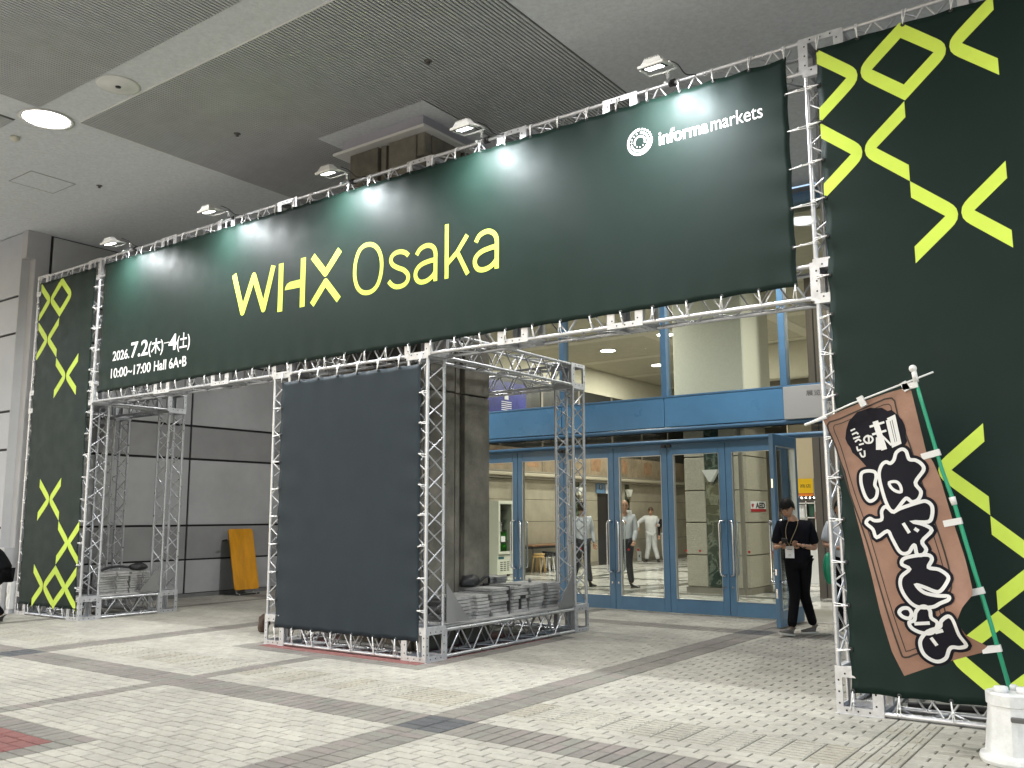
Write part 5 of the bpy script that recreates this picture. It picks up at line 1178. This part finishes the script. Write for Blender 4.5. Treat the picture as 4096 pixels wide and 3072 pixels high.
def person(label, loc, rz, J=None, k=1.0, top=CWHITE, bottom=CDARKT, hair=HAIR, shoe=SHOEB, sleeve=1.0, hem=.86, bald=False, headyaw=0, headpitch=0, curl=None, longhair=False, sole=None, topw=1.0, legw=1.0):
    j=dict(BASE); j.update(J or {})
    p=thing('person',label,'person',loc,rz); p.scale=(k,k,k)
    # body with head, arms, hands
    N={}; E_=[]
    def n(key,pos,r): N[key]=(pos,r)
    n('hip',j['hip'],(.12,.10)); n('spine',j['spine'],(.11,.09)); n('chest',j['chest'],(.125,.10)); n('neck',j['neck'],.055)
    nk=lerp(j['neck'],j['head'],.5); n('neck2',nk,.052)
    E_+= [('hip','spine'),('spine','chest'),('chest','neck'),('neck','neck2')]
    for s_ in 'LR':
        n('s'+s_,j['s'+s_],.055); n('m'+s_,lerp(j['s'+s_],j['e'+s_],.5),.045); n('e'+s_,j['e'+s_],.038); n('f'+s_,lerp(j['e'+s_],j['w'+s_],.45),.034); n('w'+s_,j['w'+s_],.024)
        E_+= [('chest','s'+s_),('s'+s_,'m'+s_),('m'+s_,'e'+s_),('e'+s_,'f'+s_),('f'+s_,'w'+s_)]
        n('h'+s_,j['h'+s_],.085); n('k'+s_,j['k'+s_],.055); n('c'+s_,lerp(j['k'+s_],j['a'+s_],.35),.052); n('a'+s_,j['a'+s_],.036)
        E_+= [('hip','h'+s_),('h'+s_,'k'+s_),('k'+s_,'c'+s_),('c'+s_,'a'+s_)]
    V,F=skin(N,E_,2)
    m=MB(); m.raw(V,F,0,True)
    # head: egg with jaw, joined into the neck
    HT=Matrix.Translation(j['head'])@Matrix.Rotation(headyaw,4,'Z')@Matrix.Rotation(headpitch,4,'X')
    vs=[];fs=[];n1,n2=18,14
    for a in range(n2+1):
        th=PI*a/n2
        for b in range(n1):
            ph=2*PI*b/n1; x=math.sin(th)*math.cos(ph); y=math.sin(th)*math.sin(ph); z=math.cos(th)
            w_=.077*(1-.22*max(0,-z)); d_=.098*(1-.10*max(0,-z)); yy=y*d_-(.012*max(0,-z) )
            if y<-.55 and abs(x)<.35 and -.30<z<.10: yy-=.010*(1-abs(x)/.35)*(1-abs(z+.12)/.25 if abs(z+.12)<.25 else 0)
            if y<-.6 and .02<z<.30 and .18<abs(x)<.55: yy+=.006
            if y<-.5 and z<-.72: yy-=.006
            vs.append(tuple(HT@Vector((x*w_,yy,z*.118))))
    fs=[(a*n1+b,(a+1)*n1+b,(a+1)*n1+(b+1)%n1,a*n1+(b+1)%n1) for a in range(n2) for b in range(n1)]
    m.raw(vs,fs,0,True)
    m.prism([(-.011,-.028),(.011,-.028),(.006,.012),(-.006,.012)],-.112,-.09); 
    for i in range(len(m.v)-8,len(m.v)): m.v[i]=tuple(HT@Vector(m.v[i]))
    for sx in (-1,1): m.ball((sx*.077,.008,-.012),.026,8,sc=(.35,.6,1),T=HT)
    # hands
    for s_,sg in (('L',1),('R',-1)):
        w0=Vector(j['w'+s_]); d=(w0-Vector(j['e'+s_])).normalized()
        if curl and s_ in curl: d=Vector(curl[s_]).normalized()
        side=d.cross(Vector((0,-1,0))); side=side.normalized() if side.length>.2 else Vector((0,0,1)); pn=side.cross(d).normalized()
        pc=w0+d*.05
        hv,hf=skin({'a':(tuple(w0-d*.01),.024),'b':(tuple(w0+d*.035),(.034,.018)),'c':(tuple(w0+d*.075),(.036,.016))},[('a','b'),('b','c')],1)
        m.raw(hv,hf,0,True)
        for q,(off,ln) in enumerate(((-.028,.060),(-.010,.070),(.009,.066),(.027,.052))):
            b0=w0+d*.075+side*off; b1=b0+d*ln*.5+pn*.008; b2=b1+d*ln*.3+pn*.022; b3=b2+d*ln*.12+pn*.020
            m.poly([tuple(b0-d*.015),tuple(b1),tuple(b2),tuple(b3)],[.0092,.0088,.008,.0062],7)
        b0=w0+d*.025+side*(-.028*1); m.poly([tuple(b0),tuple(b0+side*-.022+d*.028+pn*.01),tuple(b0+side*-.020+d*.058+pn*.02)],[.012,.0105,.008],7)
    body=m.obj('body',SKIN,p)
    # face details
    f=MB()
    for sx in (-1,1): f.ball((sx*.030,-.091,.012),.0085,8,sc=(1.5,.6,.7),T=HT)
    f.obj('eyes',BLKP,p)
    f=MB(); f.ball((0,-.098,-.055),.012,8,sc=(1.9,.5,.45),T=HT); f.obj('mouth',mat('lips',(.35,.13,.11),.5) if 'lips' not in bpy.data.materials else bpy.data.materials['lips'],p)
    f=MB()
    for sx in (-1,1): f.box(sx*.03-.018,sx*.03+.018,-.097,-.086,.032,.037,T=HT)
    f.obj('eyebrows',hair if not bald else GREYP,p)
    if not bald:
        h=MB(); vs=[];n1,n2=28,14
        for a in range(n2+1):
            th=(PI*.66)*a/n2
            for b in range(n1):
                ph=2*PI*b/n1; x=math.sin(th)*math.cos(ph); y=math.sin(th)*math.sin(ph); z=math.cos(th)
                k_=1+.035*math.sin(7*ph+3*a)*.5
                if y<-.25: z=max(z,.30+.04*math.sin(9*ph))     # fringe line
                elif y<.15: z=max(z,.02)
                vs.append(tuple(HT@Vector((x*.092*k_,y*.112*k_+.006,z*.132+.006))))
        fs=[(a*n1+b,(a+1)*n1+b,(a+1)*n1+(b+1)%n1,a*n1+(b+1)%n1) for a in range(n2) for b in range(n1)]
        h.raw(vs,fs,0,True)
        if longhair: h.ball((0,.06,-.10),.085,12,sc=(1.0,.5,1.9),T=HT)
        h.obj('hair',hair,p)
    # shirt
    N={}; E_=[]; g=topw
    hz=hem; hp=j['hip']; low=(hp[0],hp[1],hz)
    N['low']=(low,(.165*g,.125*g)); N['w']=(lerp(low,j['spine'],.5),(.165*g,.12*g)); N['sp']=(j['spine'],(.16*g,.12*g)); N['ch']=(j['chest'],(.165*g,.125*g)); N['nk']=(lerp(j['chest'],j['neck'],.80),(.085,.075))
    E_=[('low','w'),('w','sp'),('sp','ch'),('ch','nk')]
    for s_ in 'LR':
        N['s'+s_]=(j['s'+s_],.072*g); mid=lerp(j['s'+s_],j['e'+s_],.55); N['m'+s_]=(mid,.066*g); E_+=[('ch','s'+s_),('s'+s_,'m'+s_)]
        if sleeve>=.9: N['e'+s_]=(j['e'+s_],.054*g); N['f'+s_]=(lerp(j['e'+s_],j['w'+s_],.5),.046*g); N['w'+s_]=(lerp(j['e'+s_],j['w'+s_],.94),.034*g); E_+=[('m'+s_,'e'+s_),('e'+s_,'f'+s_),('f'+s_,'w'+s_)]
        else: N['e'+s_]=(lerp(j['s'+s_],j['e'+s_],.86),.072*g); E_+=[('m'+s_,'e'+s_)]
    V,F=skin(N,E_,2); m=MB(); m.raw(V,F,0,True); m.obj('shirt',top,p)
    # trousers
    N={'hip':((hp[0],hp[1],hp[2]+.02),(.145,.115))}; E_=[]
    for s_ in 'LR':
        N['h'+s_]=(j['h'+s_],.105*legw); N['q'+s_]=(lerp(j['h'+s_],j['k'+s_],.5),.092*legw); N['k'+s_]=(j['k'+s_],.076*legw); N['c'+s_]=(lerp(j['k'+s_],j['a'+s_],.5),.068*legw); N['a'+s_]=(lerp(j['k'+s_],j['a'+s_],1.0),.060*legw)
        E_+=[('hip','h'+s_),('h'+s_,'q'+s_),('q'+s_,'k'+s_),('k'+s_,'c'+s_),('c'+s_,'a'+s_)]
    V,F=skin(N,E_,2); m=MB(); m.raw(V,F,0,True); m.obj('trousers',bottom,p)
    for s_ in 'LR':
        a_,t_=Vector(j['a'+s_]),Vector(j['t'+s_]); d=(t_-a_); d.z=0; d=d.normalized(); pitch=(t_.z-(a_.z-.045))
        up_=Vector((0,0,1)); sd=d.cross(up_); d=(d+Vector((0,0,pitch*3.5))).normalized(); up_=sd.cross(d).normalized()
        Mx=Matrix((( sd.x,d.x,up_.x,a_.x),(sd.y,d.y,up_.y,a_.y),(sd.z,d.z,up_.z,a_.z),(0,0,0,1)))
        hv,hf=skin({'h':((0,-.04,-.045),(.038,.040)),'m':((0,.04,-.05),(.042,.034)),'b':((0,.12,-.058),(.044,.026)),'t':((0,.185,-.062),(.034,.018)),'an':((0,-.02,.01),.046)},[('h','m'),('m','b'),('b','t'),('h','an')],2)
        m=MB(); m.raw([tuple(Mx@Vector(v)) for v in hv],hf,0,True); so=m.obj('shoe',shoe,p)
        if sole:
            m=MB(); pts=[(.042*math.sin(a)*(1 if math.cos(a)<0 else 1.08),.07+.135*-math.cos(a)) for a in [2*PI*i/16 for i in range(16)]]
            m.prism(pts,-.094,-.070,ax='z'); m.v=[tuple(Mx@Vector(v)) for v in m.v]; m.obj('sole',sole,so)
    return p
pj=dict(hip=(-.01,0,.94),spine=(-.01,0,1.10),chest=(-.02,.0,1.27),neck=(-.045,-.03,1.43),head=(-.105,-.105,1.585),
 sL=(-.205,.0,1.365),eL=(-.275,-.03,1.075),wL=(-.235,-.27,1.10),sR=(.155,.0,1.36),eR=(.215,-.01,1.07),wR=(.045,-.235,1.115),
 hL=(-.085,0,.90),kL=(-.06,-.12,.50),aL=(-.12,-.25,.10),tL=(-.23,-.36,.10),hR=(.08,.02,.90),kR=(.05,.03,.50),aR=(.15,.17,.09),tR=(.02,.08,.045))
P1=person('man in black with a name badge looking at his phone beside the open door',(2.44,4.42,0),.33,pj,1.0,top=CNAVY,bottom=CBLACK,shoe=SHOEG,sole=SOLEW,sleeve=.5,hem=.80,topw=1.12,legw=1.0,headyaw=-.35,headpitch=.55,curl={'L':(.55,-.35,.10),'R':(-.75,-.30,.25)})
inner=(2.44,4.42,0)
def w1(x,y,z):
    v=Matrix.Translation(inner)@Matrix.Rotation(.33,4,'Z')@Vector((x,y,z)); return tuple(v)
ph=thing('phone','dark smartphone in the hands of the man in black','phone',w1(-.155,-.36,1.165),.33)
T=Matrix.Rotation(math.radians(-35),4,'X')@Matrix.Rotation(math.radians(8),4,'Y'); m=MB(); m.bbox(-.036,.036,-.075,.075,-.005,.004,b=.002,T=T); m.obj('case',BLACK,ph); m=MB(); m.box(-.033,.033,-.071,.071,.0042,.0047,T=T); m.obj('screen',mat('screen',(.04,.045,.06),.1),ph)
bd=thing('name_badge','white name badge on a thin lanyard on the chest of the man in black','badge',w1(-.10,-.175,1.03),.33)
m=MB(); m.bbox(-.055,.055,-.003,.003,-.075,.075,b=.001); m.obj('card',PAPER,bd)
m=MB(); m.box(-.03,.03,-.0045,-.0035,.03,.036).box(-.02,.02,-.0045,-.0035,-.05,-.046).box(-.015,.015,-.0045,-.0035,-.035,-.031); m.obj('print',GREYP,bd)
m=MB(); m.poly(spline([(.0,-.002,.075),(-.03,.02,.16),(-.035,.035,.28),(.0,.09,.385),(.055,.16,.42),(.115,.09,.385),(.095,.035,.30),(.03,.01,.16),(.0,-.002,.075)],False,4),.0035,5); m.obj('lanyard',mat('lanyard_beige',(.40,.33,.18),.6),bd)
wt=MB(); wt.lathe([(.031,-.014),(.033,0),(.031,.014)],(0,0,0),14,T=Matrix.Rotation(math.radians(72),4,'Y')@Matrix.Rotation(.5,4,'X')); wo=wt.obj('wristwatch',BLACK,None,w1(.075,-.20,1.108)); tag(wo,'black wristwatch on the forearm of the man in black','watch')
person('bald man in a white shirt and dark trousers standing sideways behind the glass door',(-3.02,9.75,0),.30,dict(aL=(-.20,.05,.09),tL=(-.30,-.05,.045),kL=(-.12,-.02,.5),aR=(.12,-.05,.09),tR=(.27,-.10,.045),kR=(.07,-.04,.5),wR=(.20,-.18,.90),eR=(.21,.02,1.10),eL=(-.18,.0,1.12),wL=(.02,-.24,1.25)),1.06,top=CWHITE,bottom=CDARKT,bald=True,headyaw=.25)
person('person with black hair in a white shirt walking behind the rear tower post',(-4.02,9.65,0),.9,dict(aL=(-.16,.18,.12),tL=(-.18,.04,.05),kL=(-.10,.02,.5),aR=(.10,-.18,.09),tR=(.14,-.32,.05)),1.04,top=CWHITE,bottom=CDARKT,headyaw=2.2)
person('person in a pale grey tracksuit gesturing with bent arms deep in the lobby',(-7.4,19.4,0),.42,dict(sL=(-.2,.01,1.39),eL=(-.42,-.05,1.22),wL=(-.40,-.25,1.05),eR=(.28,.0,1.15),wR=(.20,-.22,1.16),aR=(.20,-.05,.09),tR=(.24,-.2,.045),aL=(-.18,.0,.09),tL=(-.24,-.14,.045)),1.02,top=CGREY,bottom=CGREY,hair=HAIRB,topw=1.25,legw=1.2,headpitch=.15)
person('long haired person in dark top and pale trousers beside the tracksuit wearer',(-6.92,19.5,0),.42,None,.96,top=CNAVY,bottom=CGREY,hair=HAIR,longhair=True)
person('person in white top and black waistcoat mostly hidden behind the right tower post',(2.80,5.15,0),.35,dict(eL=(-.24,-.02,1.12),wL=(-.02,-.24,1.08)),.98,top=CWHITE,bottom=CBLACK,sleeve=.5,legw=1.1)
person('person in white sleeves partly hidden behind the edge of the open door',(.62,9.1,0),.3,None,.95,top=CWHITE,bottom=CDARKT)
person('person in black cut off by the left edge of the picture',(-7.58,-.75,0),-.6,dict(hip=(0,0,.72),spine=(-.02,-.1,.86),chest=(-.05,-.2,.98),neck=(-.08,-.3,1.05),head=(-.1,-.4,1.15),sL=(-.2,-.22,1.02),sR=(.14,-.22,1.02),eL=(-.25,-.3,.78),wL=(-.2,-.45,.62),eR=(.2,-.3,.78),wR=(.12,-.45,.62),hL=(-.085,0,.69),hR=(.085,0,.69),kL=(-.12,-.25,.42),kR=(.12,-.25,.42)),1.0,top=CBLACK,bottom=CBLACK,hem=.68,topw=1.45)
gb=thing('green_bag','green rounded shopping bag carried behind the man in black','bag',(2.66,4.95,.80)); m=MB(); m.ball((0,0,0),.16,16,sc=(.45,.7,1.3)); m.obj('pouch',POLEG,gb)
# fix origin shift of leftover helpers
for m_ in list(bpy.data.meshes):
    if m_.users==0: bpy.data.meshes.remove(m_)
